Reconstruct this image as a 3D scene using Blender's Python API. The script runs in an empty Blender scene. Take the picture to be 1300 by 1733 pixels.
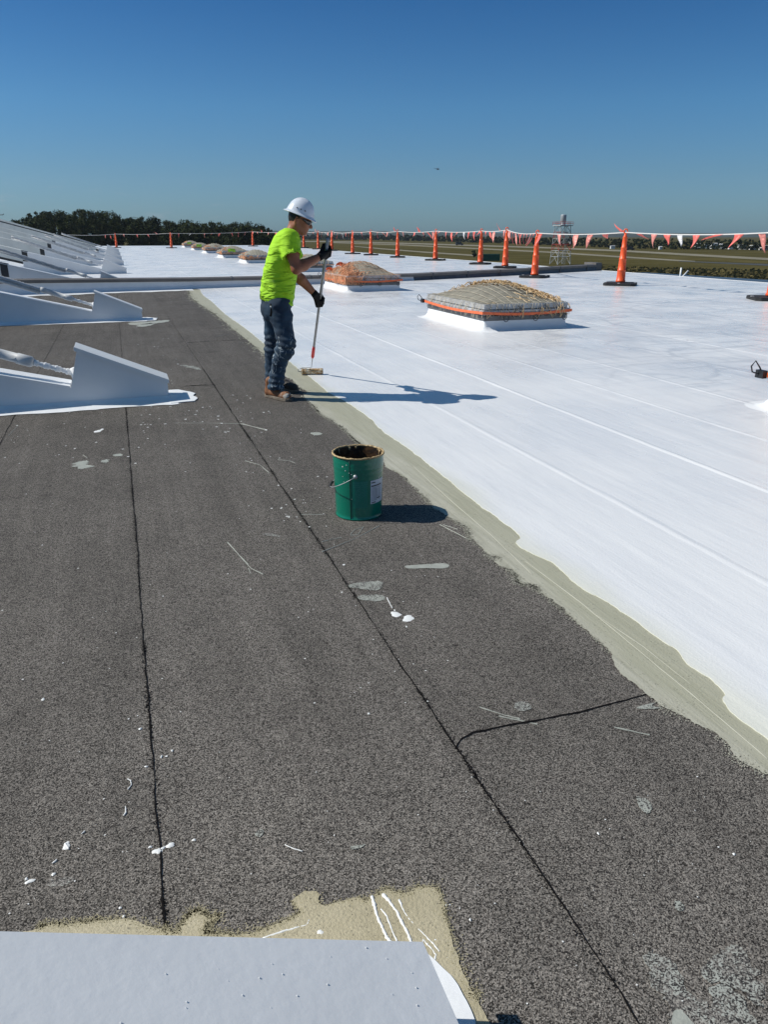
import bpy, bmesh, math, random
import numpy as np
from mathutils import Vector, Matrix
C = bpy.context.scene.collection
scene = bpy.context.scene
rnd = random.Random(7)
PI = math.pi

# ------------------------------------------------------------------ camera
F_PX, EYE, HORIZON = 1250.0, 1.5, 396.0
PITCH = math.atan((866.5 - HORIZON) / F_PX)
cd = bpy.data.cameras.new('camera'); cam = bpy.data.objects.new('camera', cd); C.objects.link(cam)
cam.location = (0, 0, EYE); cam.rotation_euler = (PI / 2 - PITCH, 0, 0)
cd.sensor_fit = 'VERTICAL'; cd.sensor_height = 24.0; cd.lens = 24.0 * F_PX / 1733.0
cd.clip_start = 0.05; cd.clip_end = 30000
scene.camera = cam

# ------------------------------------------------------------------ world, sun, exposure
SUN_EL = math.radians(44.7); SUN_AZ = math.radians(-88.0)      # azimuth clockwise from +Y
w = bpy.data.worlds.new('World'); scene.world = w; w.use_nodes = True
nt = w.node_tree; N = nt.nodes; L = nt.links
bg = N['Background']; bg.inputs['Strength'].default_value = 0.088
sky = N.new('ShaderNodeTexSky'); sky.sky_type = 'NISHITA'; sky.sun_disc = False
sky.sun_elevation = SUN_EL; sky.sun_rotation = SUN_AZ
sky.altitude = 0; sky.air_density = 1.0; sky.dust_density = 0.6; sky.ozone_density = 3.0
# thin wisps of cloud low over the wood
tc = N.new('ShaderNodeTexCoord'); mp = N.new('ShaderNodeMapping'); mp.inputs['Scale'].default_value = (14, 14, 60)
nz = N.new('ShaderNodeTexNoise'); nz.inputs['Scale'].default_value = 1.6; nz.inputs['Detail'].default_value = 5
L.new(tc.outputs['Generated'], mp.inputs['Vector']); L.new(mp.outputs[0], nz.inputs['Vector'])
cr = N.new('ShaderNodeMapRange'); cr.inputs[1].default_value = 0.60; cr.inputs[2].default_value = 0.78
L.new(nz.outputs['Fac'], cr.inputs[0])
sx = N.new('ShaderNodeSeparateXYZ'); L.new(tc.outputs['Generated'], sx.inputs[0])
m1 = N.new('ShaderNodeMapRange'); m1.inputs[1].default_value = 0.075; m1.inputs[2].default_value = 0.045; L.new(sx.outputs['Z'], m1.inputs[0])
m2 = N.new('ShaderNodeMapRange'); m2.inputs[1].default_value = -0.12; m2.inputs[2].default_value = -0.22; L.new(sx.outputs['X'], m2.inputs[0])
mu = N.new('ShaderNodeMath'); mu.operation = 'MULTIPLY'; L.new(cr.outputs[0], mu.inputs[0]); L.new(m1.outputs[0], mu.inputs[1])
mv = N.new('ShaderNodeMath'); mv.operation = 'MULTIPLY'; L.new(mu.outputs[0], mv.inputs[0]); L.new(m2.outputs[0], mv.inputs[1])
mw = N.new('ShaderNodeMath'); mw.operation = 'MULTIPLY'; L.new(mv.outputs[0], mw.inputs[0]); mw.inputs[1].default_value = 0.35
tint = N.new('ShaderNodeMix'); tint.data_type = 'RGBA'; tint.blend_type = 'MULTIPLY'; tint.inputs[0].default_value = 1.0
ramp = N.new('ShaderNodeValToRGB'); L.new(sx.outputs['Z'], ramp.inputs[0]); el = ramp.color_ramp.elements
for pos, c in ((0.0, (.42, .70, 1.04)), (.07, (.37, .65, .92)), (.14, (.31, .66, .95)), (.25, (.15, .49, .82)), (.5, (.36, .66, .80)), (1.0, (.54, .78, .84))):
    e = el[0] if pos == 0 else (el[-1] if pos == 1 else el.new(pos)); e.position = pos; e.color = (*c, 1)
L.new(ramp.outputs[0], tint.inputs[7])
L.new(sky.outputs[0], tint.inputs[6])
mx = N.new('ShaderNodeMix'); mx.data_type = 'RGBA'; L.new(mw.outputs[0], mx.inputs[0]); L.new(tint.outputs[2], mx.inputs[6])
mx.inputs[7].default_value = (4.2, 4.6, 5.2, 1)
L.new(mx.outputs[2], bg.inputs['Color'])

sd = bpy.data.lights.new('sun', 'SUN'); sun = bpy.data.objects.new('sun', sd); C.objects.link(sun)
sd.energy = 4.6; sd.angle = math.radians(0.53); sd.color = (1.0, 0.965, 0.885)
to_sun = Vector((math.sin(SUN_AZ) * math.cos(SUN_EL), math.cos(SUN_AZ) * math.cos(SUN_EL), math.sin(SUN_EL)))
sun.rotation_euler = to_sun.to_track_quat('Z', 'Y').to_euler()
scene.view_settings.view_transform = 'Standard'; scene.view_settings.look = 'None'
scene.view_settings.exposure = 0.0; scene.view_settings.gamma = 1.0; scene.view_settings.use_curve_mapping = False

# ------------------------------------------------------------------ survey helpers
CP, SP = math.cos(PITCH), math.sin(PITCH)
def ground(px, py, z=0.0):
    """sight line through photo pixel met with the level z"""
    a = (px - 650) / F_PX; b = (866.5 - py) / F_PX
    t = (z - EYE) / (-SP + b * CP)
    return Vector((a * t, (CP + b * SP) * t, z))
def plane(px, py, Y):
    a = (px - 650) / F_PX; b = (866.5 - py) / F_PX
    t = Y / (CP + b * SP)
    return Vector((a * t, Y, EYE + (-SP + b * CP) * t))
AZ = math.radians(-19.0)
UD = Vector((math.sin(AZ), math.cos(AZ), 0)); VD = Vector((math.cos(AZ), -math.sin(AZ), 0))
def R(u, v, z=0.0): return UD * u + VD * v + Vector((0, 0, z))
def uv_of(p): return (p.x * UD.x + p.y * UD.y, p.x * VD.x + p.y * VD.y)
ROOF_ROT = -AZ          # z rotation that turns local x to the v direction, local y to the u direction

# ------------------------------------------------------------------ object helpers
def tag(o, label=None, cat=None, group=None, kind=None):
    if label: o['label'] = label
    if cat: o['category'] = cat
    if group: o['group'] = group
    if kind: o['kind'] = kind
    return o
def empty(name, loc=(0, 0, 0), rz=0.0, label=None, cat=None, group=None):
    o = bpy.data.objects.new(name, None); C.objects.link(o); o.location = loc; o.rotation_euler = (0, 0, rz)
    o.empty_display_size = 0.1
    return tag(o, label, cat, group)
def link(name, me, mat, parent=None, smooth=False):
    if mat is not None:
        for m in (mat if isinstance(mat, (list, tuple)) else [mat]): me.materials.append(m)
    o = bpy.data.objects.new(name, me); C.objects.link(o)
    if parent is not None: o.parent = parent
    if smooth:
        for p in me.polygons: p.use_smooth = True
    return o
def copy_tree(o, parent=None):
    c = o.copy(); C.objects.link(c); c.parent = parent
    for ch in list(o.children): copy_tree(ch, c)
    return c
class MB:
    def __init__(s): s.v = []; s.f = []; s.m = []; s.mi = 0
    def add(s, vs, fs):
        b = len(s.v); s.v += [tuple(p) for p in vs]; s.f += [tuple(i + b for i in f) for f in fs]; s.m += [s.mi] * len(fs)
    def box(s, c, d, rz=0, M=None):
        x, y, z = d[0] / 2, d[1] / 2, d[2] / 2; cs, sn = math.cos(rz), math.sin(rz); P = []
        for i in (-x, x):
            for j in (-y, y):
                for k in (-z, z):
                    p = Vector((i * cs - j * sn, i * sn + j * cs, k))
                    if M is not None: p = M @ p
                    P.append(p + Vector(c))
        s.add(P, [(0, 1, 3, 2), (4, 6, 7, 5), (0, 4, 5, 1), (2, 3, 7, 6), (0, 2, 6, 4), (1, 5, 7, 3)])
    def prism(s, pts, off):
        n = len(pts); off = Vector(off); P = [Vector(p) for p in pts]
        s.add(P + [p + off for p in P], [tuple(range(n))[::-1], tuple(range(n, 2 * n))] + [(i, (i + 1) % n, n + (i + 1) % n, n + i) for i in range(n)])
    def tube(s, pts, r, n=6, cap=True, flat=None):
        P = [Vector(p) for p in pts]; rs = r if isinstance(r, (list, tuple)) else [r] * len(P)
        V = []; up = None
        for i, p in enumerate(P):
            t = (P[min(i + 1, len(P) - 1)] - P[max(i - 1, 0)])
            if t.length < 1e-9: t = Vector((0, 0, 1))
            t.normalize()
            if up is None:
                up = Vector((0, 0, 1)) if abs(t.z) < .9 else Vector((1, 0, 0))
            a = t.cross(up)
            if a.length < 1e-4: a = t.cross(Vector((0.3, 1, 0.2)))
            a.normalize(); b = a.cross(t); b.normalize(); up = b
            for k in range(n):
                th = 2 * PI * k / n
                V.append(p + a * math.cos(th) * rs[i] + b * math.sin(th) * rs[i])
        Fc = []
        for i in range(len(P) - 1):
            for k in range(n):
                Fc.append((i * n + k, i * n + (k + 1) % n, (i + 1) * n + (k + 1) % n, (i + 1) * n + k))
        if cap and n > 2: Fc += [tuple(range(n))[::-1], tuple(range((len(P) - 1) * n, len(P) * n))]
        s.add(V, Fc)
    def ribbon(s, pts, width, thick=0.002):
        """flat strap standing on edge (width along z)"""
        P = [Vector(p) for p in pts]; V = []
        for i, p in enumerate(P):
            t = P[min(i + 1, len(P) - 1)] - P[max(i - 1, 0)]; t.z = 0; t.normalize(); n = Vector((-t.y, t.x, 0)) * thick
            for a, b in ((1, -1), (1, 1), (-1, 1), (-1, -1)): V.append(p + n * a + Vector((0, 0, b * width / 2)))
        Fc = []
        for i in range(len(P) - 1):
            for k in range(4): Fc.append((i * 4 + k, i * 4 + (k + 1) % 4, (i + 1) * 4 + (k + 1) % 4, (i + 1) * 4 + k))
        Fc += [(0, 3, 2, 1), tuple((len(P) - 1) * 4 + k for k in range(4))]
        s.add(V, Fc)
    def lathe(s, prof, n=32, c=(0, 0, 0), close=False):
        V = []
        for (r, z) in prof:
            for k in range(n):
                th = 2 * PI * k / n; V.append((c[0] + r * math.cos(th), c[1] + r * math.sin(th), c[2] + z))
        Fc = []
        m = len(prof)
        for i in range(m if close else m - 1):
            j = (i + 1) % m
            for k in range(n): Fc.append((i * n + k, i * n + (k + 1) % n, j * n + (k + 1) % n, j * n + k))
        s.add(V, Fc)
    def build(s, name, mat, parent=None, smooth=False, bevel=0.0):
        me = bpy.data.meshes.new(name); me.from_pydata(s.v, [], s.f); me.update()
        o = link(name, me, mat, parent, smooth)
        if isinstance(mat, (list, tuple)):
            for p, i in zip(me.polygons, s.m): p.material_index = i
        bm = bmesh.new(); bm.from_mesh(me); bmesh.ops.recalc_face_normals(bm, faces=bm.faces)
        if bevel: bmesh.ops.bevel(bm, geom=list(bm.edges), offset=bevel, segments=2, affect='EDGES', clamp_overlap=True)
        bm.to_mesh(me); bm.free()
        return o
def sheet(name, pts, z, mat, parent=None, thick=0.0):
    """flat irregular sheet from an outline of xy points, with a small thickness"""
    bm = bmesh.new(); vs = [bm.verts.new((p[0], p[1], z)) for p in pts]
    es = [bm.edges.new((vs[i], vs[(i + 1) % len(vs)])) for i in range(len(vs))]
    bmesh.ops.triangle_fill(bm, edges=es, use_beauty=True)
    for f in bm.faces:
        if f.normal.z < 0: f.normal_flip()
    if thick:
        lo = [bm.verts.new((p[0], p[1], z - thick)) for p in pts]
        n = len(pts)
        for i in range(n):
            j = (i + 1) % n
            try: bm.faces.new((vs[i], vs[j], lo[j], lo[i]))
            except ValueError: pass
    me = bpy.data.meshes.new(name); bm.to_mesh(me); bm.free()
    return link(name, me, mat, parent)
def rough_line(pts, step, amp, seed=0, octs=3):
    """densify a polyline and give it a ragged edge (random midpoint style noise)"""
    rg = np.random.RandomState(seed); out = []
    P = [Vector((p[0], p[1])) for p in pts]
    acc = 0; tabs = [rg.randn(4000) for _ in range(octs)]
    def nz(d):
        s = 0
        for k in range(octs):
            x = d / (step * 9 / (2.6 ** k)); i = int(x) % 3998; f = x - int(x); f = f * f * (3 - 2 * f)
            s += (tabs[k][i] * (1 - f) + tabs[k][i + 1] * f) / (1.7 ** k)
        return s
    for i in range(len(P) - 1):
        a, b = P[i], P[i + 1]; L_ = (b - a).length; n = max(1, int(L_ / step)); d = (b - a).normalized(); q = Vector((-d.y, d.x))
        for k in range(n):
            t = k / n; out.append(a.lerp(b, t) + q * nz(acc + L_ * t) * amp)
        acc += L_
    out.append(P[-1]); return out

# ------------------------------------------------------------------ materials
def mat(name, col, rough=0.6, metal=0.0, spec=0.5, noise=None, bump=None, trans=0.0):
    """noise=(scale, amount, detail) varies the colour, bump=(scale, strength, distance)"""
    m = bpy.data.materials.new(name); m.use_nodes = True; n = m.node_tree.nodes; l = m.node_tree.links
    b = n['Principled BSDF']; b.inputs['Base Color'].default_value = (*col, 1); b.inputs['Roughness'].default_value = rough
    b.inputs['Metallic'].default_value = metal; b.inputs['Specular IOR Level'].default_value = spec
    t = n.new('ShaderNodeTexCoord')
    if noise:
        x = n.new('ShaderNodeTexNoise'); x.inputs['Scale'].default_value = noise[0]; x.inputs['Detail'].default_value = noise[2] if len(noise) > 2 else 4
        l.new(t.outputs['Object'], x.inputs['Vector'])
        r = n.new('ShaderNodeMapRange'); r.inputs[1].default_value = .3; r.inputs[2].default_value = .7
        r.inputs[3].default_value = 1 - noise[1]; r.inputs[4].default_value = 1 + noise[1]; l.new(x.outputs['Fac'], r.inputs[0])
        k = n.new('ShaderNodeMix'); k.data_type = 'RGBA'; k.blend_type = 'MULTIPLY'; k.inputs[0].default_value = 1
        k.inputs[6].default_value = (*col, 1); l.new(r.outputs[0], k.inputs[7]); l.new(k.outputs[2], b.inputs['Base Color'])
    if bump:
        x = n.new('ShaderNodeTexNoise'); x.inputs['Scale'].default_value = bump[0]; x.inputs['Detail'].default_value = 4
        l.new(t.outputs['Object'], x.inputs['Vector'])
        u = n.new('ShaderNodeBump'); u.inputs['Strength'].default_value = bump[1]; u.inputs['Distance'].default_value = bump[2]
        l.new(x.outputs['Fac'], u.inputs['Height']); l.new(u.outputs[0], b.inputs['Normal'])
    return m
class NB:
    """small node builder"""
    def __init__(s, name):
        s.m = bpy.data.materials.new(name); s.m.use_nodes = True; s.n = s.m.node_tree.nodes; s.l = s.m.node_tree.links; s.b = s.n['Principled BSDF']
    def node(s, t, **kw):
        x = s.n.new(t)
        for k, v in kw.items(): setattr(x, k, v)
        return x
    def put(s, sock, val):
        if hasattr(val, 'links') or isinstance(val, bpy.types.NodeSocket): s.l.new(val, sock)
        else: sock.default_value = val
    def coord(s, rot=0.0, scale=(1, 1, 1)):
        t = s.node('ShaderNodeTexCoord'); m = s.node('ShaderNodeMapping'); m.inputs['Rotation'].default_value = (0, 0, rot)
        k = s.node('ShaderNodeMapping'); k.inputs['Scale'].default_value = scale
        s.l.new(t.outputs['Object'], m.inputs['Vector']); s.l.new(m.outputs[0], k.inputs['Vector']); return k.outputs[0]
    def noise(s, vec, scale, detail=3, rough=.5, dist=0.0):
        x = s.node('ShaderNodeTexNoise'); x.inputs['Scale'].default_value = scale; x.inputs['Detail'].default_value = detail
        x.inputs['Roughness'].default_value = rough; x.inputs['Distortion'].default_value = dist; s.l.new(vec, x.inputs['Vector']); return x.outputs['Fac']
    def voro(s, vec, scale, feature='F1', out='Distance'):
        x = s.node('ShaderNodeTexVoronoi', feature=feature); x.inputs['Scale'].default_value = scale; s.l.new(vec, x.inputs['Vector']); return x.outputs[out]
    def rng(s, v, a, b, c=0.0, d=1.0, smooth=False):
        x = s.node('ShaderNodeMapRange'); x.interpolation_type = 'SMOOTHSTEP' if smooth else 'LINEAR'
        for i, q in enumerate((a, b, c, d)): x.inputs[i + 1].default_value = q
        s.l.new(v, x.inputs[0]); return x.outputs[0]
    def math(s, op, a, b=0.0):
        x = s.node('ShaderNodeMath', operation=op); s.put(x.inputs[0], a); s.put(x.inputs[1], b); return x.outputs[0]
    def mix(s, f, a, b, blend='MIX'):
        x = s.node('ShaderNodeMix', data_type='RGBA', blend_type=blend)
        s.put(x.inputs[0], f)
        for i, q in ((6, a), (7, b)): s.put(x.inputs[i], (*q, 1) if isinstance(q, tuple) and len(q) == 3 else q)
        return x.outputs[2]
    def sep(s, v):
        x = s.node('ShaderNodeSeparateXYZ'); s.l.new(v, x.inputs[0]); return x.outputs
    def bump(s, h, strength, dist, normal=None):
        x = s.node('ShaderNodeBump'); x.inputs['Strength'].default_value = strength; x.inputs['Distance'].default_value = dist
        s.l.new(h, x.inputs['Height'])
        if normal is not None: s.l.new(normal, x.inputs['Normal'])
        return x.outputs[0]
    def done(s, col=None, rough=None, normal=None, spec=None):
        if col is not None: s.put(s.b.inputs['Base Color'], (*col, 1) if isinstance(col, tuple) and len(col) == 3 else col)
        if rough is not None: s.put(s.b.inputs['Roughness'], rough)
        if normal is not None: s.l.new(normal, s.b.inputs['Normal'])
        if spec is not None: s.b.inputs['Specular IOR Level'].default_value = spec
        return s.m

def granules(nb, vec):
    """colour and height of mineral granules on bitumen"""
    ran = nb.voro(vec, 340, out='Color'); rx = nb.sep(ran)
    fine = nb.noise(vec, 250, 2)
    mid = nb.noise(vec, 55, 2)
    t = nb.math('ADD', nb.math('MULTIPLY', rx[0], .55), nb.math('MULTIPLY', fine, .55))
    t = nb.math('ADD', t, nb.math('MULTIPLY', mid, .22))
    return t, rx[1], fine
def roof_felt():
    nb = NB('granulated_bitumen'); vec = nb.coord(AZ)
    t, r2, fine = granules(nb, vec)
    k = nb.rng(t, .46, .98)
    c = nb.mix(k, (.020, .018, .016), (.385, .35, .31))
    warm = nb.rng(r2, .6, 1.0); c = nb.mix(nb.math('MULTIPLY', warm, .35), c, (.17, .14, .12))
    big = nb.noise(vec, .9, 4, .6); big2 = nb.noise(nb.coord(AZ, (4.5, .5, 1)), 1.2, 4, .6)
    s = nb.math('MULTIPLY', nb.rng(big, .3, .75, .84, 1.12), nb.rng(big2, .3, .7, .88, 1.08))
    patch = nb.noise(vec, 3.1, 5, .65); s = nb.math('MULTIPLY', s, nb.rng(patch, .35, .5, .86, 1.0))
    rolls = nb.node('ShaderNodeMath', operation='FLOOR'); nb.l.new(nb.math('ADD', nb.math('MULTIPLY', nb.sep(vec)[0], 1.075), .073), rolls.inputs[0])
    wn_ = nb.node('ShaderNodeTexWhiteNoise', noise_dimensions='1D'); nb.l.new(rolls.outputs[0], wn_.inputs['W']); s = nb.math('MULTIPLY', s, nb.rng(wn_.outputs['Value'], 0, 1, .93, 1.07))
    tr = nb.noise(nb.coord(AZ, (16, .35, 1)), 1.0, 4, .6); s = nb.math('MULTIPLY', s, nb.rng(tr, .35, .65, .93, 1.06))
    loss = nb.rng(nb.noise(nb.coord(AZ, (2.2, 1.2, 1)), 2.0, 6, .72), .60, .72, 1.0, .78); s = nb.math('MULTIPLY', s, loss)
    c = nb.mix(1.0, c, s, 'MULTIPLY')
    dirt = nb.rng(nb.noise(vec, 5.3, 5, .7), .66, .74, 0, .55); c = nb.mix(dirt, c, (.025, .023, .022))
    nrm = nb.bump(t, 1.0, .0065)
    return nb.done(c, .93, nrm, .25)
def worn_paint(name, col, cover):
    nb = NB(name); vec = nb.coord(AZ); t, r2, fine = granules(nb, vec)
    base = nb.mix(nb.rng(t, .46, .98), (.020, .018, .016), (.385, .35, .31))
    edge = nb.math('ADD', t, nb.math('MULTIPLY', nb.noise(vec, 9, 4, .7), 1.3))
    f = nb.rng(edge, 1.75 - cover, 1.95 - cover)
    return nb.done(nb.mix(f, base, col), .7, nb.bump(t, .5, .003))
def primer():
    nb = NB('olive_primer'); vec = nb.coord(AZ); xyz = nb.sep(vec)
    st = nb.coord(AZ, (9, .5, 1)); streak = nb.noise(st, 4, 5, .65)
    c = nb.mix(nb.rng(streak, .3, .7), (.34, .33, .255), (.47, .455, .375))
    wob = nb.math('ADD', xyz[0], nb.math('MULTIPLY', nb.noise(nb.coord(AZ, (1, .6, 1)), 1.3, 4), .35))
    inner = nb.rng(wob, 1.80, 1.93, 0, 1, True)      # second coat, darker olive toward the white
    c = nb.mix(nb.math('MULTIPLY', inner, .5), c, (.32, .315, .215))
    gr = nb.voro(vec, 260, out='Color'); gx = nb.sep(gr)
    hole = nb.math('GREATER_THAN', nb.math('ADD', gx[0], nb.math('MULTIPLY', nb.noise(vec, 14, 4, .7), .45)), 1.20)
    c = nb.mix(nb.math('MULTIPLY', hole, .5), c, (.12, .115, .09))
    n1 = nb.bump(nb.noise(vec, 170, 2), .45, .003); n2 = nb.bump(streak, .35, .01, n1)
    return nb.done(c, .62, n2)
def tan_primer():
    nb = NB('tan_primer'); vec = nb.coord(AZ)
    c = nb.mix(nb.rng(nb.noise(vec, 7, 5, .65), .3, .7), (.36, .315, .205), (.47, .415, .285))
    gr = nb.sep(nb.voro(vec, 280, out='Color'))
    edge = nb.math('ADD', gr[0], nb.math('MULTIPLY', nb.noise(vec, 9, 4, .7), .9))
    c = nb.mix(nb.rng(edge, 1.40, 1.50, 0, .6), c, (.10, .088, .065))
    return nb.done(c, .6, nb.bump(nb.noise(vec, 150, 3), .7, .004))
def white_coat():
    nb = NB('white_roof_coating'); vec = nb.coord(AZ); xyz = nb.sep(vec)
    st = nb.coord(AZ, (6, .35, 1)); streak = nb.noise(st, 1.6, 6, .62); fs = nb.noise(nb.coord(AZ, (40, 2.5, 1)), 2.0, 4, .6)
    c = nb.mix(nb.rng(streak, .3, .7), (.72, .725, .735), (.785, .785, .785))
    # scuffed lap pattern and old puddle rims
    wv = nb.node('ShaderNodeVectorMath', operation='ADD'); nz = nb.node('ShaderNodeTexNoise'); nz.inputs['Scale'].default_value = .9; nz.inputs['Detail'].default_value = 4
    nb.l.new(vec, nz.inputs['Vector']); nb.l.new(vec, wv.inputs[0]); nb.l.new(nz.outputs['Color'], wv.inputs[1])
    ed = nb.voro(wv.outputs[0], .95, 'DISTANCE_TO_EDGE')
    rim = nb.rng(ed, .0, .07, 1, 0, True); rim = nb.math('MULTIPLY', rim, nb.rng(nb.noise(vec, .8, 3), .42, .6))
    far = nb.rng(xyz[0], 4.2, 6.5)
    c = nb.mix(nb.math('MULTIPLY', nb.math('MULTIPLY', rim, far), .6), c, (.46, .48, .51))
    pat = nb.rng(nb.noise(vec, .55, 5, .6), .45, .62); c = nb.mix(nb.math('MULTIPLY', nb.math('MULTIPLY', pat, far), .40), c, (.52, .53, .56))
    q2 = nb.rng(nb.noise(nb.coord(AZ, (3.2, .9, 1)), 1.0, 5, .7, .4), .52, .60); c = nb.mix(nb.math('MULTIPLY', nb.math('MULTIPLY', q2, far), .45), c, (.50, .52, .55))
    q3 = nb.rng(nb.noise(nb.coord(AZ, (.8, 5.5, 1)), 1.0, 4, .6, .3), .56, .62); c = nb.mix(nb.math('MULTIPLY', nb.math('MULTIPLY', q3, far), .5), c, (.46, .48, .51))
    # thin first coat over the olive primer next to the edge
    wob = nb.math('ADD', xyz[0], nb.math('MULTIPLY', nb.noise(nb.coord(AZ, (1, .8, 1)), 1.7, 4), .35))
    thin = nb.rng(wob, 1.95, 2.22, 1, 0, True)
    near = nb.rng(xyz[1], 21.8, 22.2, 1, 0)
    c = nb.mix(nb.math('MULTIPLY', nb.math('MULTIPLY', thin, near), .55), c, (.66, .65, .50))
    speck = nb.rng(nb.voro(vec, 1.4), .004, .009, 1, 0); c = nb.mix(nb.math('MULTIPLY', speck, .8), c, (.16, .15, .14))
    h = nb.math('ADD', nb.math('MULTIPLY', streak, 1.0), nb.math('MULTIPLY', fs, .22))
    n1 = nb.bump(nb.noise(vec, 90, 3, .6), .30, .004); big = nb.noise(nb.coord(AZ, (1.6, .5, 1)), 1.1, 4, .55); n1b = nb.bump(big, .5, .03, n1); n2 = nb.bump(h, .22, .014, n1b)
    r = nb.rng(nb.noise(vec, .7, 4, .6), .35, .65, .22, .42)
    return nb.done(c, r, n2, .5)

M_ = {}
M_['felt'] = roof_felt(); M_['primer'] = primer(); M_['tan'] = tan_primer(); M_['coat'] = white_coat(); M_['tanfleck'] = mat('tan_primer_fleck', (.38, .335, .205), .7)
M_['worn'] = worn_paint('worn_primer_marks', (.34, .35, .31), .62)
M_['worn2'] = worn_paint('worn_primer_scrape', (.36, .37, .33), .40)
M_['smear'] = mat('primer_smear', (.33, .34, .30), .6, noise=(30, .15), bump=(150, .5, .003))
M_['splat'] = mat('white_paint_splash', (.80, .80, .78), .4, bump=(120, .3, .002))
M_['bitumen'] = mat('seam_bitumen', (.008, .007, .007), .9, spec=.1, noise=(60, .5), bump=(120, .8, .004))
M_['sheet'] = mat('white_painted_metal', (.74, .745, .75), .45, noise=(3.5, .03), bump=(34, .35, .003))
M_['flash'] = mat('white_base_flashing', (.78, .79, .80), .45, noise=(4, .04), bump=(14, .35, .01))
M_['beam'] = mat('weathered_white_beam', (.66, .665, .62), .5, noise=(2.5, .08), bump=(6, .2, .01))
M_['dark'] = mat('painted_beam_shade', (.03, .032, .034), .6, noise=(8, .3))  # near-black colour that paints in the shade around the inclined beams
M_['galv'] = mat('galvanised_steel', (.40, .41, .42), .5, .35, noise=(20, .15), bump=(70, .2, .002))
M_['strut'] = mat('dull_painted_strut', (.50, .51, .52), .55, noise=(12, .15), bump=(60, .3, .002))
M_['rodpaint'] = mat('paint_clogged_thread', (.72, .73, .74), .45, bump=(120, .5, .004))
M_['capbrown'] = mat('brown_grey_joint_cap', (.135, .122, .112), .5, noise=(3, .15))
M_['dkface'] = mat('bare_grey_joint_face', (.085, .09, .10), .5, noise=(4, .25))
M_['orange'] = mat('orange_delineator_plastic', (.86, .105, .022), .42, noise=(3, .10))
M_['rubber'] = mat('black_rubber', (.018, .018, .020), .75, noise=(9, .3), bump=(60, .3, .003))
M_['reflect'] = mat('reflective_sticker', (.75, .75, .75), .3)
M_['rope'] = mat('white_rope', (.68, .66, .63), .7)
M_['pred'] = mat('red_pennant_film', (.80, .15, .12), .5, noise=(3, .3)); M_['pwhite'] = mat('white_pennant_film', (.72, .70, .70), .45)
M_['ppink'] = mat('faded_pink_pennant_film', (.82, .30, .25), .5, noise=(3, .25))
M_['galcurb'] = mat('skylight_curb_metal', (.13, .13, .132), .45, .3, noise=(6, .2))
M_['frame'] = mat('skylight_frame_aluminium', (.46, .47, .48), .5, .1, noise=(5, .25), bump=(30, .2, .003))
M_['dome'] = mat('khaki_covered_dome', (.25, .235, .19), .75, noise=(7, .2), bump=(40, .5, .01))
M_['strap'] = mat('orange_ratchet_strap', (.80, .16, .055), .6, noise=(14, .2))
M_['ropetan'] = mat('tan_net_cord', (.66, .46, .25), .8, noise=(9, .25)); M_['ropepeach'] = mat('peach_net_cord', (.70, .34, .18), .8, noise=(9, .25))
M_['ropegrey'] = mat('weathered_net_cord', (.42, .37, .29), .8, noise=(9, .3)); M_['cordark'] = mat('dark_net_cord', (.05, .045, .04), .8)
M_['neon'] = mat('neon_green_cloth', (.36, .62, .05), .7, noise=(9, .2))
M_['steel'] = mat('black_hook_steel', (.04, .04, .045), .4, .6)

# ------------------------------------------------------------------ roof (the floor of the picture)
roof = MB(); roof.prism([R(-7, -34), R(-7, 20), R(112, 20), R(112, -34)], (0, 0, -.06))
roof_o = roof.build('roof', M_['felt']); tag(roof_o, kind='structure')
def chk(P, n=2):
    for _ in range(n): P = [P[0]] + [q for a, b in zip(P, P[1:]) for q in (a.lerp(b, .22), a.lerp(b, .78))] + [P[-1]]
    return P
def seam(pts, wdt, seed, name='seam', m='bitumen', z=.0022):
    P = rough_line(pts, .018, .0022, seed); rg = random.Random(seed); A = []; B = []
    wv = 1
    for i, p in enumerate(P):
        t = (P[min(i + 1, len(P) - 1)] - P[max(i - 1, 0)]).normalized(); q = Vector((-t.y, t.x))
        wv = .5 * wv + .5 * rg.uniform(.15, 1.8)
        A.append(p + q * wdt * wv * .5); B.append(p - q * wdt * (.4 * wv + rg.uniform(.0, .35)) * .5)
    m_ = MB(); V = []
    for a, b in zip(A, B): V += [(a.x, a.y, z), (b.x, b.y, z + .0004)]
    m_.add(V, [(2 * i, 2 * i + 1, 2 * i + 3, 2 * i + 2) for i in range(len(A) - 1)])
    return m_.build(name, M_[m], roof_o)
for i, (v, u1) in enumerate(((-1.0, 22.1), (-.068, 22.4), (.832, 22.6), (-1.93, 22), (-2.86, 22), (-3.8, 22), (-4.7, 22))):
    seam([R(-.5, v), R(u1, v)], .0048, 11 + i)
def gline(*pp): return [ground(*p) for p in pp]
seam(gline((1100, 1174), (1060, 1185), (985, 1204), (900, 1222), (835, 1233), (800, 1240), (783, 1250), (770, 1268)), .0085, 31)
seam(gline((310, 654), (340, 652), (365, 652)), .03, 32)
seam(gline((318, 580), (360, 577), (419, 575)), .03, 33)

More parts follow.
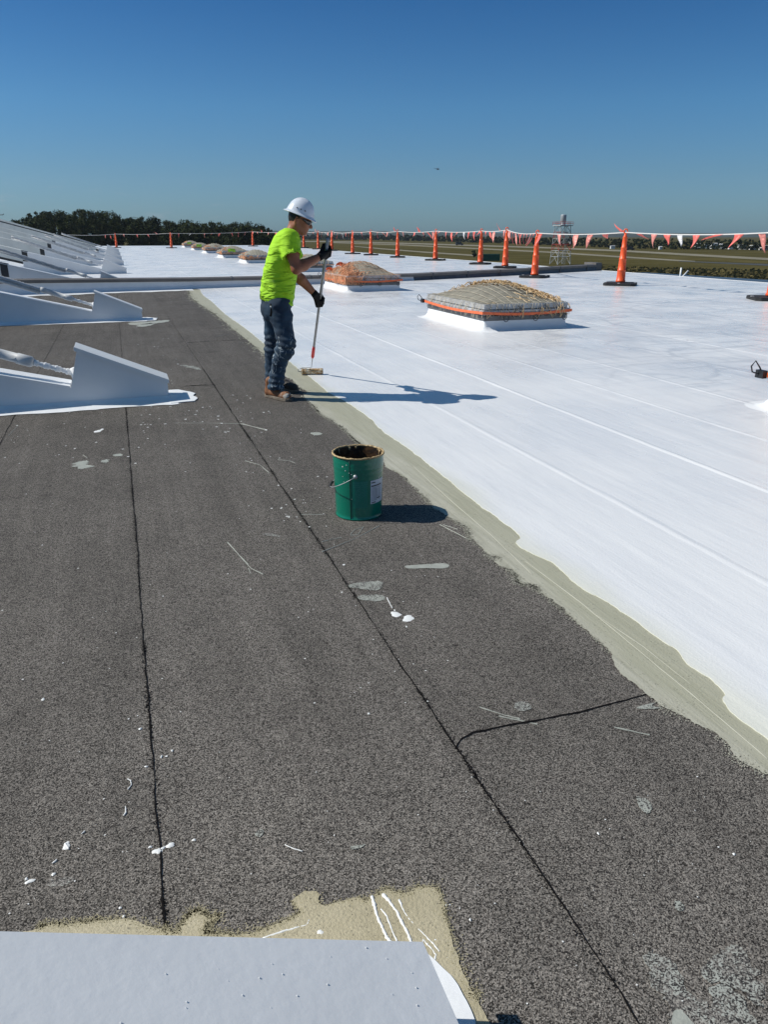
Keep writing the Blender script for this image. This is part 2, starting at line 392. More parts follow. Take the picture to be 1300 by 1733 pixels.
# coatings: primer band and white coat with ragged hand-rolled edges
PR = [(319, 490), (323, 505), (344, 519), (363, 531), (377, 542), (394, 557), (416, 574), (430, 585), (446, 599), (463, 620), (481, 638), (496, 643), (507, 657), (522, 663), (512, 672), (532, 688), (541, 701), (557, 710),
      (577, 722), (600, 745), (620, 760), (649, 778), (653, 792), (676, 801), (690, 816), (705, 828), (720, 843), (730, 857), (757, 874), (774, 884), (790, 893), (797, 912), (814, 924), (826, 941), (845, 945), (838, 954), (861, 964), (874, 975), (878, 989), (903, 991),
      (931, 1016), (977, 1053), (1018, 1090), (1044, 1122), (1046, 1134), (1069, 1150), (1097, 1173), (1124, 1196), (1161, 1214), (1198, 1233), (1226, 1256), (1237, 1276), (1254, 1288), (1300, 1311)]
WH = [(338, 490), (343, 500), (358, 510), (380, 532), (421, 560), (449, 585), (488, 610), (507, 627), (530, 643), (549, 660), (560, 668), (578, 676), (600, 690), (622, 705), (650, 733), (680, 752), (716, 779), (750, 806), (780, 832), (812, 856), (850, 883), (886, 911), (872, 919), (880, 928), (905, 940), (938, 954),
      (945, 962), (966, 983), (990, 1001), (1020, 1014), (1042, 1030), (1069, 1048), (1092, 1066), (1118, 1085), (1148, 1103), (1160, 1122), (1196, 1145), (1229, 1177), (1222, 1186), (1238, 1208), (1262, 1224), (1300, 1254)]
pr = rough_line(chk([ground(*p) for p in PR]), .008, .0055, 3, 5) + [Vector(R(.4, 1.72)[:2]), Vector(R(-6, 1.72)[:2]), Vector(R(-6, 2.4)[:2]), Vector(R(22.4, 2.4)[:2])]
sheet('primer_coating', pr, .003, M_['primer'], roof_o)
JOINT = [(-12.0, 20.0), (-2.95, 22.15), (1.93, 23.05), (9.60, 24.75), (14.54, 26.7), (20.0, 29.1)]      # (v, u) of the near foot of the joint
wh = rough_line(chk([ground(*p) for p in WH]), .012, .0030, 5, 4) + [Vector(R(.4, 1.85)[:2]), Vector(R(-6, 1.85)[:2]), Vector(R(-6, 19.97)[:2])] + [Vector(R(u + .2, min(v, 19.97))[:2]) for v, u in reversed(JOINT[2:])] + [Vector(R(23.0, 2.1)[:2])]
sheet('white_coating', wh, .007, M_['coat'], roof_o, .004)
fw = [Vector(R(u + .15, min(v, 19.97))[:2]) for v, u in JOINT] + [Vector(R(111.9, 19.97)[:2]), Vector(R(111.9, -33)[:2]), Vector(R(17, -33)[:2])]
sheet('white_coating', fw, .006, M_['coat'], roof_o)
# lap ridges telegraphing through the white coat
def ridge(v, u0, u1, h, wd, seed, cross=False, z=.0068):
    rg = random.Random(seed); m = MB(); n = int((u1 - u0) / .12); V = []; off = 0; hs = 1
    for i in range(n + 1):
        u = u0 + (u1 - u0) * i / n; off = off * .95 + rg.uniform(-.004, .004); hs = hs * .9 + .1 * rg.uniform(.3, 1.7)
        for k, (dv, dz) in enumerate(((-1, 0), (-.45, .6), (-.1, 1), (.25, .75), (.7, .35), (1, 0))):
            V.append(R(v + off + dv * wd, u, z + h * dz * hs) if cross else R(u, v + off + dv * wd, z + h * dz * hs))
    F = [(i * 6 + k, i * 6 + k + 1, (i + 1) * 6 + k + 1, (i + 1) * 6 + k) for i in range(n) for k in range(5)]
    m.add(V, F); m.build('lap_ridge', M_['coat'], roof_o, True)
for i, (v, h) in enumerate(((2.66, .004), (3.66, .007), (4.60, .004), (5.50, .0045), (6.75, .003), (7.95, .005), (8.9, .004), (9.85, .003), (10.8, .004), (12.6, .004))):
    ridge(v, -.5, 23.3 + .17 * v, h, .035, 60 + i)
for i, (v, u0, u1) in enumerate(((2.6, 24, 98), (4.2, 24.5, 98), (10.3, 26, 98), (13.2, 27, 98))): ridge(v, u0, u1, .008, .06, 80 + i)
for i, (uu, v0, v1) in enumerate(((8.6, 3.7, 5.5), (14.9, 8.0, 12.6), (9.2, 8.0, 10.8), (17.4, 8.9, 14), (6.4, 5.5, 7.9), (12.2, 9.9, 13.8))): ridge(uu, v0, v1, .004, .035, 90 + i, True)

# foreground primer patch and paint spills
fp = [(-60, 1600), (60, 1575), (70, 1568), (85, 1563), (110, 1566), (150, 1560), (210, 1556), (245, 1566), (262, 1573), (300, 1580), (308, 1562), (320, 1547), (335, 1541), (346, 1546), (350, 1552), (370, 1550), (362, 1561), (350, 1565), (345, 1580), (420, 1583), (470, 1565), (497, 1553), (508, 1546), (503, 1536), (491, 1528), (520, 1508), (543, 1512), (538, 1528), (552, 1532),
      (575, 1527), (606, 1521), (620, 1526), (632, 1518), (655, 1505), (672, 1512), (690, 1514), (700, 1504), (738, 1501), (746, 1515), (758, 1563), (768, 1600), (783, 1640), (800, 1685), (830, 1733), (860, 1800), (400, 1900), (-60, 1800)]
sheet('primer_coating', rough_line(chk([ground(*p) for p in fp] + [ground(*fp[0])]), .0035, .0017, 21, 4)[:-1], .0032, M_['tan'], roof_o)
wp = [(640, 1600), (696, 1596), (712, 1606), (738, 1632), (762, 1655), (775, 1672), (790, 1697), (806, 1733), (815, 1800), (640, 1800)]
sheet('white_coating', rough_line([ground(*p) for p in wp] + [ground(*wp[0])], .01, .002, 22, 2)[:-1], .0075, M_['flash'], roof_o, .004)
def flecks(pts, n, sd, smin, smax, mt, seed, z=.0034, name='primer_flecks'):
    rg = random.Random(seed); m = MB(); P = [Vector((p[0], p[1])) for p in pts]; Ls = [(b - a).length for a, b in zip(P, P[1:])]; tot = sum(Ls)
    cum = [0]
    for q in Ls: cum.append(cum[-1] + q)
    import bisect
    cl = [(rg.uniform(0, tot), rg.uniform(.02, .12), rg.uniform(.5, 2.0)) for _ in range(int(tot * 9) + 6)]
    for _ in range(n):
        c_, w_, k_ = rg.choice(cl); d = min(max(rg.gauss(c_, w_), 0), tot - 1e-6); i = min(bisect.bisect(cum, d) - 1, len(Ls) - 1)
        p = P[i].lerp(P[i + 1], (d - cum[i]) / max(Ls[i], 1e-6)); p = p + Vector((rg.gauss(0, sd * k_), rg.gauss(0, sd * k_))); s = rg.uniform(smin, smax) * (1 + .12 * p.y); a = rg.uniform(0, 6)
        m.add([(p.x + s * rg.uniform(.5, 1.2) * math.cos(a + t), p.y + s * rg.uniform(.5, 1.2) * math.sin(a + t), z) for t in (0, 1.2, 2.5, 3.8, 5)], [(0, 1, 2, 3, 4)])
    m.build(name, mt, roof_o)['kind'] = 'stuff'
for i, (v_, n_) in enumerate(((-.068, 2600), (.832, 3200), (-1.0, 900))):
    flecks([R(.9, v_), R(9, v_)], n_, .0045, .0010, .0026, M_['bitumen'], 75 + i, .0018, 'bitumen_bleed')
flecks([ground(*p) for p in fp[2:-4]], 5200, .007, .0008, .0019, M_['tanfleck'], 71)
flecks([ground(*p) for p in PR[14:]], 9000, .011, .0012, .0030, M_['primer'], 72)
flecks([ground(*p) for p in PR[:15]], 1500, .04, .004, .010, M_['primer'], 73)
def blob_pts(c, rx, ry, rot, seed, n=26, jag=.3):
    rg = random.Random(seed); ph = [rg.uniform(0, 6.28) for _ in range(5)]; P = []
    for i in range(n):
        t = 2 * PI * i / n; r = 1 + jag * (.5 * math.sin(2 * t + ph[0]) + .35 * math.sin(3 * t + ph[1]) + .25 * math.sin(5 * t + ph[2]) + .2 * math.sin(9 * t + ph[3]))
        x, y = rx * r * math.cos(t), ry * r * math.sin(t)
        P.append((c[0] + x * math.cos(rot) - y * math.sin(rot), c[1] + x * math.sin(rot) + y * math.cos(rot)))
    return P
def dome_splat(m, c, rx, ry, rot, seed, h=.003, jag=.3, z=.001):
    P = blob_pts(c, rx, ry, rot, seed, 20, jag); Q = [(c[0] + (p[0] - c[0]) * .6, c[1] + (p[1] - c[1]) * .6) for p in P]; n = len(P)
    V = [(p[0], p[1], z) for p in P] + [(p[0], p[1], z + h) for p in Q] + [(c[0], c[1], z + h * 1.15)]
    m.add(V, [(i, (i + 1) % n, n + (i + 1) % n, n + i) for i in range(n)] + [(n + i, n + (i + 1) % n, 2 * n) for i in range(n)])
def pxm(px, py):                        # metres per photo pixel across, at a roof point
    p = ground(px, py); return (p.y * CP + EYE * SP) / F_PX
sp = MB()
for i, (x, y, a, b, rot) in enumerate(((112, 1432, 6, 6, 0), (266, 1441, 8, 4.5, .4), (288, 1431, 7, 4, .1), (275, 1436, 5, 2, .5), (254, 1434, 3, 2, 0), (328, 1422, 3, 2, 0), (50, 1492, 8, 3, .6), (44, 1488, 3, 2, 0), (90, 1480, 3, 3, 0), (92, 1459, 3.5, 1.5, .8), (670, 1040, 9, 4.2, -.1), (691, 1047, 10, 5, -.2),
        (668, 1033, 1.5, 1.2, 0), (688, 1061, 1.5, 1.2, 0), (624, 1208, 1.8, 1.6, 0), (72, 1184, 2.5, 2.4, 0), (237, 1234, 3, 1.6, .3), (291, 1271, 2, 1.5, 0), (273, 1281, 2, 2, 0), (247, 1298, 3, 1.2, 0), (542, 1579, 7, 5, .3), (203, 1537, 2.5, 2, 0), (209, 1552, 3, 2, 0), (796, 1557, 2, 2, 0), (757, 1622, 3, 3.5, .2), (755, 1600, 3, 2, .2), (737, 1592, 3, 2, 0), (724, 1600, 2, 3, 0), (1013, 1411, 2, 2, 0), (1243, 1446, 3, 1.6, .5),
        (165, 730, 6, 2, .2), (172, 727, 3, 1.4, .2), (478, 868 - 250, 2, 1, 0), (489, 875, 1.6, 1.3, 0), (476, 860, 1.6, 1.2, 0), (582, 956, 2, 1.3, 0))):
    k = pxm(x, y); c = ground(x, y); fo = math.sin(math.atan2(EYE, c.y))
    dome_splat(sp, c, a * k, b * k / max(fo, .15), rot, 300 + i, .0018 + .0012 * rnd.random())
sp.build('paint_splashes', M_['splat'], roof_o, True)['kind'] = 'stuff'
def drip(m, pts, rs, z=.0025, seed=0):
    z = z - .0012 if z > .0022 and seed < 20 else z
    rg = random.Random(seed); P = []; RR = []
    for i in range(len(pts) - 1):
        a, b = ground(*pts[i]), ground(*pts[i + 1]); ra, rb = rs[min(i, len(rs) - 1)], rs[min(i + 1, len(rs) - 1)]
        for k in range(6):
            t = k / 6; p = a.lerp(b, t); p.z = z; p.x += rg.uniform(-.0008, .0008); p.y += rg.uniform(-.0008, .0008); P.append(p); RR.append((ra * (1 - t) + rb * t) * rg.uniform(.55, .95))
    p = ground(*pts[-1]); p.z = z; P.append(p); RR.append(rs[-1]); m.tube(P, RR, 6)
dp = MB()
drip(dp, [(630, 1519), (634, 1535), (640, 1556), (648, 1573), (655, 1588), (664, 1600)], [.006, .007, .005, .005, .006], .003, 1)
drip(dp, [(648, 1515), (660, 1528), (672, 1545), (680, 1562), (690, 1580), (697, 1598)], [.0075, .006, .0045, .005, .005], .003, 2)
drip(dp, [(645, 1540), (655, 1552), (663, 1575), (672, 1595)], [.004, .003, .003], .003, 3)
drip(dp, [(676, 1524), (684, 1545), (697, 1562), (715, 1580), (730, 1595), (744, 1612)], [.005, .0025, .002, .0028, .003], .003, 4)
drip(dp, [(722, 1630), (714, 1600), (716, 1592), (730, 1606), (738, 1618), (735, 1630)], [.0045, .003, .003, .003], .003, 5)
drip(dp, [(444, 1589), (478, 1578), (500, 1572), (520, 1566), (523, 1558)], [.0028, .0042, .003, .002], .003, 6)
drip(dp, [(216, 1319), (221, 1322), (222, 1329), (216, 1337)], [.003, .002, .002], .002, 7)
drip(dp, [(212, 1366), (213, 1376), (209, 1381)], [.002, .003, .003], .002, 8)
drip(dp, [(143, 1407), (138, 1412)], [.003, .002], .002, 9); drip(dp, [(96, 1456), (88, 1462)], [.003, .002], .002, 10)
drip(dp, [(116, 1438), (110, 1429)], [.003, .004], .002, 11); drip(dp, [(655, 1012), (664, 1030)], [.003, .002], .002, 12)
drip(dp, [(482, 1430), (500, 1438), (512, 1441)], [.0015, .002], .001, 13)
dp.build('paint_drips', M_['splat'], roof_o, True)['kind'] = 'stuff'
# fine specks flicked over the felt
sk = MB(); rg = random.Random(5)
def specks(n, x0, x1, y0, y1, smin, smax):
    for _ in range(n):
        c = ground(rg.uniform(x0, x1), rg.uniform(y0, y1)); s = rg.uniform(smin, smax); a = rg.uniform(0, 6)
        q = []
        for k in range(5):
            t = 2 * PI * k / 5 + a; r = s * rg.uniform(.5, 1.2); q.append((c.x + r * math.cos(t), c.y + r * math.sin(t) * rg.uniform(.5, 1.4), .0028))
        sk.add(q, [(0, 1, 2, 3, 4)])
specks(60, 235, 460, 665, 735, .006, .016); specks(40, 0, 330, 690, 800, .005, .012); specks(45, 400, 560, 720, 900, .004, .009); specks(40, 0, 600, 800, 1300, .002, .005)
specks(50, 0, 1250, 1250, 1560, .0012, .003); specks(26, 780, 1290, 1350, 1700, .001, .0028); specks(30, 560, 760, 900, 1200, .002, .005); specks(30, 230, 330, 500, 660, .008, .02); specks(40, 640, 780, 1515, 1650, .0012, .003)
sk.build('paint_specks', M_['splat'], roof_o)['kind'] = 'stuff'
# worn smears of primer
wn = []
def smear(pts, m='worn', z=.0016, amp=.004, seed=1, step=.012):
    P = [ground(*p) for p in pts]
    for _ in range(3): P = [q for a, b in zip(P, P[1:] + P[:1]) for q in (a.lerp(b, .25), a.lerp(b, .75))]
    o = sheet('primer_smear', rough_line(P + [P[0]], step * .35, amp * .7, seed, 4)[:-1], z, M_[m], roof_o); return o
smear([(682, 958), (700, 957), (730, 955), (755, 953), (763, 958), (752, 963), (720, 962), (690, 964)], 'smear', .0022, .003, 41)
smear([(588, 989), (620, 985), (646, 984), (650, 992), (640, 1000), (622, 998), (590, 995)], 'worn', .002, .006, 42)
smear([(605, 1009), (640, 1006), (654, 1010), (652, 1018), (610, 1017)], 'worn', .002, .005, 43)
smear([(118, 787), (140, 780), (157, 782), (150, 794), (130, 794)], 'smear', .0022, .02, 44)
smear([(170, 779), (183, 777), (187, 783), (172, 787)], 'smear', .0022, .016, 45)
smear([(188, 770), (205, 768), (208, 772), (195, 773)], 'smear', .0022, .005, 46)
smear([(1072, 1350), (1085, 1346), (1106, 1366), (1098, 1378), (1088, 1374)], 'worn', .002, .003, 47)
smear([(1140, 1526), (1152, 1524), (1161, 1536), (1154, 1545), (1142, 1540)], 'worn', .002, .002, 48)
smear([(868, 1190), (885, 1186), (900, 1192), (896, 1203), (872, 1203)], 'worn2', .002, .004, 49)
smear([(1096, 1600), (1120, 1610), (1150, 1640), (1180, 1690), (1210, 1733), (1215, 1760), (1140, 1760), (1120, 1700), (1104, 1650)], 'worn2', .0018, .014, 50)
smear([(1180, 1640), (1230, 1602), (1262, 1606), (1280, 1640), (1295, 1680), (1296, 1710), (1262, 1690), (1220, 1660)], 'worn2', .0019, .010, 51)
smear([(1136, 1716), (1150, 1707), (1165, 1722), (1192, 1750), (1140, 1760)], 'smear', .0025, .002, 52)
smear([(1210, 1655), (1240, 1680), (1290, 1720), (1300, 1760), (1200, 1760), (1190, 1700)], 'worn2', .0017, .010, 53)
smear([(1075, 1196), (1120, 1187), (1097, 1196), (1135, 1199), (1080, 1201)], 'worn', .002, .002, 54)
smear([(213, 546), (250, 545), (283, 541), (290, 544), (250, 549), (220, 551)], 'smear', .0022, .02, 55)
smear([(225, 552), (255, 546), (262, 549), (240, 554)], 'smear', .0022, .02, 56)
smear([(305, 618), (318, 618), (345, 625), (338, 627), (318, 622)], 'worn', .002, .012, 57)
smear([(520, 733), (540, 731), (548, 735), (535, 738)], 'smear', .002, .004, 58)
smear([(440, 905), (450, 901), (478, 908), (476, 911)], 'worn2', .002, .003, 59)
smear([(590, 1435), (614, 1428), (622, 1430), (606, 1439)], 'worn', .002, .002, 60)
smear([(430, 1412), (442, 1402), (448, 1410), (438, 1420)], 'worn', .002, .002, 61)
smear([(60, 1500), (130, 1478), (120, 1500)], 'worn2', .001, .002, 62)
pl_ = MB()
drip(pl_, [(890, 951), (985, 1022), (1085, 1105), (1190, 1192), (1300, 1286)], [.0012, .0018, .0012, .0016], .0032, 501)
drip(pl_, [(700, 790), (760, 845), (830, 905), (900, 972)], [.0015, .002, .0012], .0032, 502)
drip(pl_, [(1010, 1042), (1090, 1096), (1170, 1160)], [.0008, .0015, .0008], .0032, 503)
pl_.build('primer_roller_line', mat('primer_ridge', (.50, .49, .42), .6), roof_o, True)
sc = MB()
for i, q in enumerate((((545, 934), (600, 912), (642, 890)), ((545, 917), (560, 913), (578, 910)), ((593, 905), (600, 897), (615, 892), (606, 905), (594, 906)), ((385, 918), (405, 940), (420, 955)), ((405, 940), (425, 962), (445, 972)), ((420, 962), (424, 970)), ((296, 716), (350, 716), (405, 717), (450, 727)), ((410, 717), (452, 729)), ((415, 780), (440, 787), (455, 800)),
                       ((470, 778), (490, 780), (500, 784)), ((510, 871), (545, 871)), ((745, 888), (795, 914)), ((750, 888), (775, 896)), ((812, 1197), (850, 1209), (880, 1217)), ((845, 1212), (910, 1226)), ((1040, 1231), (1100, 1244)), ((14, 737), (30, 720)), ((55, 703), (80, 698)), ((140, 770), (147, 775)), ((600, 792 - 120), (640, 797 - 120)), ((365, 569), (388, 566)), ((570, 1500 - 380), (583, 1500 - 379)))):
    if i in (19, 21): continue
    drip(sc, list(q), [.0035, .002, .003], .0005, 400 + i)
sc.build('primer_scratches', M_['smear'], roof_o)['kind'] = 'stuff'

# ------------------------------------------------------------------ building under the roof, lower roof
bld = MB(); bld.prism([R(-7, -34, -.075), R(-7, 19.9, -.075), R(112, 19.9, -.075), R(112, -34, -.075)], (0, 0, -8.5))
M_['wall'] = mat('building_cladding', (.42, .42, .40), .7, noise=(.6, .1))
bo = empty('building', (0, 0, 0), 0, 'long flat roofed building whose pale side wall drops away below the white roof edge', 'building')
bld.build('wall', M_['wall'], bo)
et = MB()
et.prism([R(-7, 20.0, .018), R(-7, 20.06, .018), R(112, 20.06, .018), R(112, 20.0, .018)], (0, 0, -.25)); et.build('roof_edge_trim', M_['flash'], bo)
lr = MB(); lr.prism([R(-7, 20.1, -.5), R(-7, 32.5, -.5), R(36, 27.8, -.5), R(36, 20.1, -.5)], (0, 0, -8.1))
M_['lower'] = mat('blue_grey_lower_roof', (.065, .105, .16), 1.0, spec=0.0, noise=(.5, .12), bump=(2, .2, .02))
lr.build('lower_roof', M_['lower'], bo)
for x, y in ((1174, 463), (1180, 464)): pass
pb = empty('vent_pipe', R(25.3, 21.2, -.5), .3, 'thin white angled pipe sticking up beyond the roof edge beside the lower roof', 'pipe')
m = MB(); m.tube([(0, 0, 0), (0, 0, .75)], .035, 8); m.build('upright', M_['splat'], pb, True)
m = MB(); m.tube([(.03, .02, .3), (.5, .2, .62)], .03, 8); m.build('branch', M_['splat'], pb, True)

# ------------------------------------------------------------------ expansion joint crossing the roof
jt = empty('expansion_joint_curb', (0, 0, 0), 0, 'low raised expansion joint with brown grey cap crossing the whole roof behind the worker', 'roof curb')
HJ = {-12.0: .40, -2.95: .40, 1.93: .31, 9.60: .23, 14.54: .24, 20.0: .27}
def jp(i, du, z): v, u = JOINT[i]; return R(u + du, v, z)
def jseg(m, idx, prof, v_from=None, v_to=None):
    V = []
    pts = []
    for a, b in zip(idx[:-1], idx[1:]):
        for k in range(8): pts.append((a, b, k / 8))
    pts.append((idx[-2], idx[-1], 1.0))
    for a, b, t in pts:
        v0, u0 = JOINT[a]; v1, u1 = JOINT[b]; v = v0 + (v1 - v0) * t; u = u0 + (u1 - u0) * t; h = HJ[v0] + (HJ[v1] - HJ[v0]) * t
        for (du, zf, zc) in prof: V.append(R(u + du, v, h * zf + zc))
    n = len(prof); F = [(i * n + k, i * n + (k + 1) % n, (i + 1) * n + (k + 1) % n, (i + 1) * n + k) for i in range(len(pts) - 1) for k in range(n)]
    F += [tuple(range(n)), tuple(range((len(pts) - 1) * n, len(pts) * n))]
    m.add(V, F)
m = MB(); jseg(m, [0, 1, 2, 3], [(-.12, 0, .004), (-.04, .12, 0), (0, .3, 0), (.02, 1, -.10), (.30, 1, -.10), (.42, 0, .004)]); m.build('flashing', M_['flash'], jt)
m = MB(); jseg(m, [3, 4, 5], [(-.02, 0, .004), (.02, 1, -.08), (.30, 1, -.08), (.36, 0, .004)]); m.build('bare_face', M_['dkface'], jt)
m = MB(); jseg(m, [0, 1, 2, 3, 4, 5], [(-.03, 1, -.10), (-.03, 1, -.02), (.16, 1, .01), (.35, 1, -.02), (.35, 1, -.10)]); m.build('cap', M_['capbrown'], jt)
m = MB()
for i in range(2, 5):
    v0, u0 = JOINT[i]; v1, u1 = JOINT[i + 1]
    for k in range(3):
        t = (k + .5) / 3; v = v0 + (v1 - v0) * t; u = u0 + (u1 - u0) * t; h = HJ[v0] + (HJ[v1] - HJ[v0]) * t
        if i > 2: m.prism([R(u - .035, v, .02), R(u - .035, v + .04, .02), R(u - .035, v + .04, h), R(u - .035, v, h)], UD * .03)
        m.prism([R(u - .034, v, h - .1), R(u + .354, v, h - .1), R(u + .354, v, h - .008), R(u + .16, v, h + .018), R(u - .034, v, h - .008)], VD * .05)
m.build('cover_strip', M_['dkface'], jt)
m = MB(); m.prism([R(29.0, 19.75, .0), R(29.0, 20.05, 0), R(29.9, 20.05, 0), R(29.9, 19.75, 0)], (0, 0, .33)); m.build('end_block', M_['capbrown'], jt)
# rough white paint line at the foot on the felt side
ft = MB(); rg = random.Random(9); V = []
n = 60
for i in range(n + 1):
    t = i / n; v = -12 + (2.0 + 12) * t
    for k in range(2):
        if JOINT[k][0] <= v <= JOINT[k + 1][0] + 1e-6: s = (v - JOINT[k][0]) / (JOINT[k + 1][0] - JOINT[k][0]); u = JOINT[k][1] + s * (JOINT[k + 1][1] - JOINT[k][1])
    V += [R(u - .12, v, .006), R(u - .55 - rg.uniform(0, .22), v, .0045)]
ft.add(V, [(2 * i, 2 * i + 1, 2 * i + 3, 2 * i + 2) for i in range(n)]); ft.build('painted_foot', M_['flash'], jt)

# ------------------------------------------------------------------ wedge ended brace curbs, struts and inclined beams on the left
WW = .32
def wedge_unit(loc, sc, reach, label, beam_slope=None, near=False, tip=1.0, seed=0, beam_len=22.0, beam_v=-3.3, grey_gap=False, beam_z=None):
    """local x = along v (right), local y = along u (away), origin at the near foot of the tip"""
    t = empty('roof_brace_curb', loc, ROOF_ROT, label, 'roof brace', 'wedge ended brace curbs along the left of the roof'); t.scale = (sc,) * 3
    S = .245
    # body side profile (x,z) extruded through y
    xs = reach
    low = [(0, .0), (0, .185), (-.765, .515), (-.86, .175), (xs, .175 + S * (-.86 - xs)), (xs, .0 if reach > -4 else max(0.0, .175 + S * (-.86 - xs) - .45))]
    if reach < -3.0: low = [(0, 0), (0, .185), (-.765, .515), (-.86, .175), (xs, .175 + S * (-.86 - xs)), (xs, 0)]
    m = MB(); m.prism([(x, 0, z) for x, z in low], (0, WW, 0)); m.build('curb_body', M_['sheet'], t)
    # folded cap over the wedge
    m = MB(); th = .012
    a = Vector((.012, 0, .183)); b = Vector((-.790, 0, .5285)); d = (b - a).normalized(); nrm = Vector((-d.z, 0, d.x)); nrm = nrm if nrm.z > 0 else -nrm
    y0, y1 = -.014, WW + .014
    pa = [a + Vector((0, y0, 0)), a + Vector((0, y1, 0)), b + Vector((0, y1, 0)), b + Vector((0, y0, 0))]
    m.prism([p + nrm * .002 for p in pa], nrm * th)
    m.prism([a + Vector((0, y0 - .003, .013)), b + Vector((0, y0 - .003, .013)), b + Vector((0, y0 - .003, -.022)), a + Vector((0, y0 - .003, -.022))], (0, .003, 0))
    m.prism([a + Vector((.003, y0, .014)), a + Vector((.003, y1, .014)), a + Vector((.003, y1, -.03)), a + Vector((.003, y0, -.03))], (-.003, 0, 0))
    m.build('wedge_cap', M_['sheet'], t, bevel=.0015)
    # cap on the long low part
    m = MB(); z0 = .175; z1 = z0 + S * (-.86 - xs)
    m.prism([(-.868, -.010, z0 + .002), (xs, -.010, z1 + .002), (xs, -.010, z1 + .014), (-.868, -.010, z0 + .014)], (0, WW + .02, 0)); m.build('low_cap', M_['flash'], t)
    if near:
        m = MB(); rg = random.Random(seed); V = []; prof = []
        x0 = max(xs, -3.0); n = 46
        for i in range(n + 1):
            x = x0 + (0.07 - x0) * i / n; j = rg.uniform(-.012, .012); wd = .10 + .05 * math.sin(i * .45) * .5
            V += [(x, -.003, .045), (x, -.022, .020), (x, -.055, .010), (x, -.19 - wd * .5 + j, .006)]
        m.add(V, [(4 * i + k, 4 * i + k + 1, 4 * i + 5 + k, 4 * i + 4 + k) for i in range(n) for k in range(3)])
        rr = [(0.0, -.2), (.22 * tip, -.17 + rg.uniform(-.02, .02)), (.25 * tip, -.05), (.24 * tip, .08), (.27 * tip, .2), (.12 * tip, WW + .12 * tip), (-.02, WW + .14 * tip), (-.02, WW), (.002, WW), (.002, 0), (.0, -.01)]
        m2 = MB(); m2.prism([(x, y, .004) for x, y in [(p.x, p.y) for p in rough_line([Vector(q) for q in rr] + [Vector(rr[0])], .02, .006, seed, 2)[:-1]]], (0, 0, .006))
        m.build('base_flashing', M_['flash'], t, True); m2.build('base_flashing', M_['flash'], t)
        m = MB(); m.prism([(x0, WW, .004), (.1 * tip, WW, .004), (.1 * tip, WW + .1 * tip, .004), (x0, WW + .16 * tip, .004)], (0, 0, .004)); m.build('base_flashing', M_['flash'], t)
    # strut: painted thread, sleeve, long threaded rod
    rs = .35; o = Vector((-.80, WW * .5, .27)); d = Vector((-1, 0, rs)).normalized()
    m = MB(); P = []; rr = []
    for i in range(40):
        P.append(o + d * (.42 * i / 39)); rr.append(.024 + (.005 if i % 3 < 1 else 0) + .004 * math.sin(i * .7))
    m.tube([p + Vector((.04, 0, -.014)) for p in P], rr, 10); m.tube([o + Vector((.02, 0, -.10)), o + Vector((-.03, 0, .06))], [.06, .035], 8); m.build('painted_thread', M_['rodpaint'], t, True)
    m = MB(); m.tube([o + d * .38, o + d * .40, o + d * .52, o + d * .522, o + d * .84, o + d * .842, o + d * .93], [.035, .05, .05, .044, .044, .052, .046], 14); m.build('strut_sleeve', M_['strut'], t, True)
    L2 = 1.6 if near else 2.2
    m = MB(); P = []; rr = []; n = 60 if near else 20
    for i in range(n): P.append(o + d * (.92 + (L2) * i / (n - 1))); rr.append(.026 + (.012 if i % 2 else 0))
    m.tube(P, rr, 8)
    m.tube([o + d * .95 + Vector((0, 0, -.06)), o + d * (.92 + L2) + Vector((0, 0, -.06))], .03, 8); m.build('threaded_rod', M_['strut'], t, True)
    if beam_slope is not None:
        x0 = beam_v; z0 = (.175 + S * (-.86 - x0)) if beam_z is None else beam_z; x1 = x0 - beam_len; z1 = z0 + beam_slope * beam_len; bh = .36
        m = MB(); m.prism([(x0 + .02, -.02, z0 + .03), (x1, -.02, z1 + .03), (x1, -.02, z1 - bh), (x0 + .02, -.02, z0 - bh)], (0, WW + .1, 0))
        for k in range(1, 5):
            xx = x0 - 2.6 * k; zz = z0 + beam_slope * 2.6 * k; m.prism([(xx, -.05, zz + .06), (xx - .06, -.05, zz + .07), (xx - .06, -.05, zz - bh), (xx, -.05, zz - bh - .01)], (0, .028, 0))
        m.build('inclined_beam', M_['beam'], t)
        m = MB(); m.prism([(x0 + .2, -.008, z0 - .02), (x0 + .022, -.008, z0 + .02), (x0 + .022, -.008, z0 - bh + .02), (x0 + .2, -.008, z0 - bh)], (0, WW, 0)); m.build('beam_end_gap_shade', M_['dark'], t)  # solid dark block standing in for the shadow gap at the beam end
        m = MB(); m.prism([(x0, .02, z0 - bh - .002), (x1, .02, z1 - bh - .002), (x1, .02, z1 - bh - .08), (x0, .02, z0 - bh - .08)], (0, WW - .04, 0)); m.build('beam_underside_shade', M_['dark'], t)  # dark strip under the beam, its underside shade put in as colour
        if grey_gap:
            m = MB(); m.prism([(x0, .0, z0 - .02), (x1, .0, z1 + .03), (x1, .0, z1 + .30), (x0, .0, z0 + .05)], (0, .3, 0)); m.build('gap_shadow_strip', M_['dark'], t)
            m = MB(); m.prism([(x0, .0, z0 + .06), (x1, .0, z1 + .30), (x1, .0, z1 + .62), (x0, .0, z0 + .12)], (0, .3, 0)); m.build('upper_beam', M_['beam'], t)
    return t
wedge_unit(R(.647, .402), 1.0, -1.6, 'big white sloping metal cap filling the bottom left corner in the foreground', near=True, seed=1, tip=.10)
wedge_unit(R(7.35, .335), 1.0, -6.0, 'white wedge ended curb with steel sleeve on the dark felt, nearest one behind the foreground cap', near=True, seed=2)
wedge_unit(R(14.8, .345), 1.0, -8.0, 'white wedge ended curb on dark felt just in front of the expansion joint', near=True, seed=3)
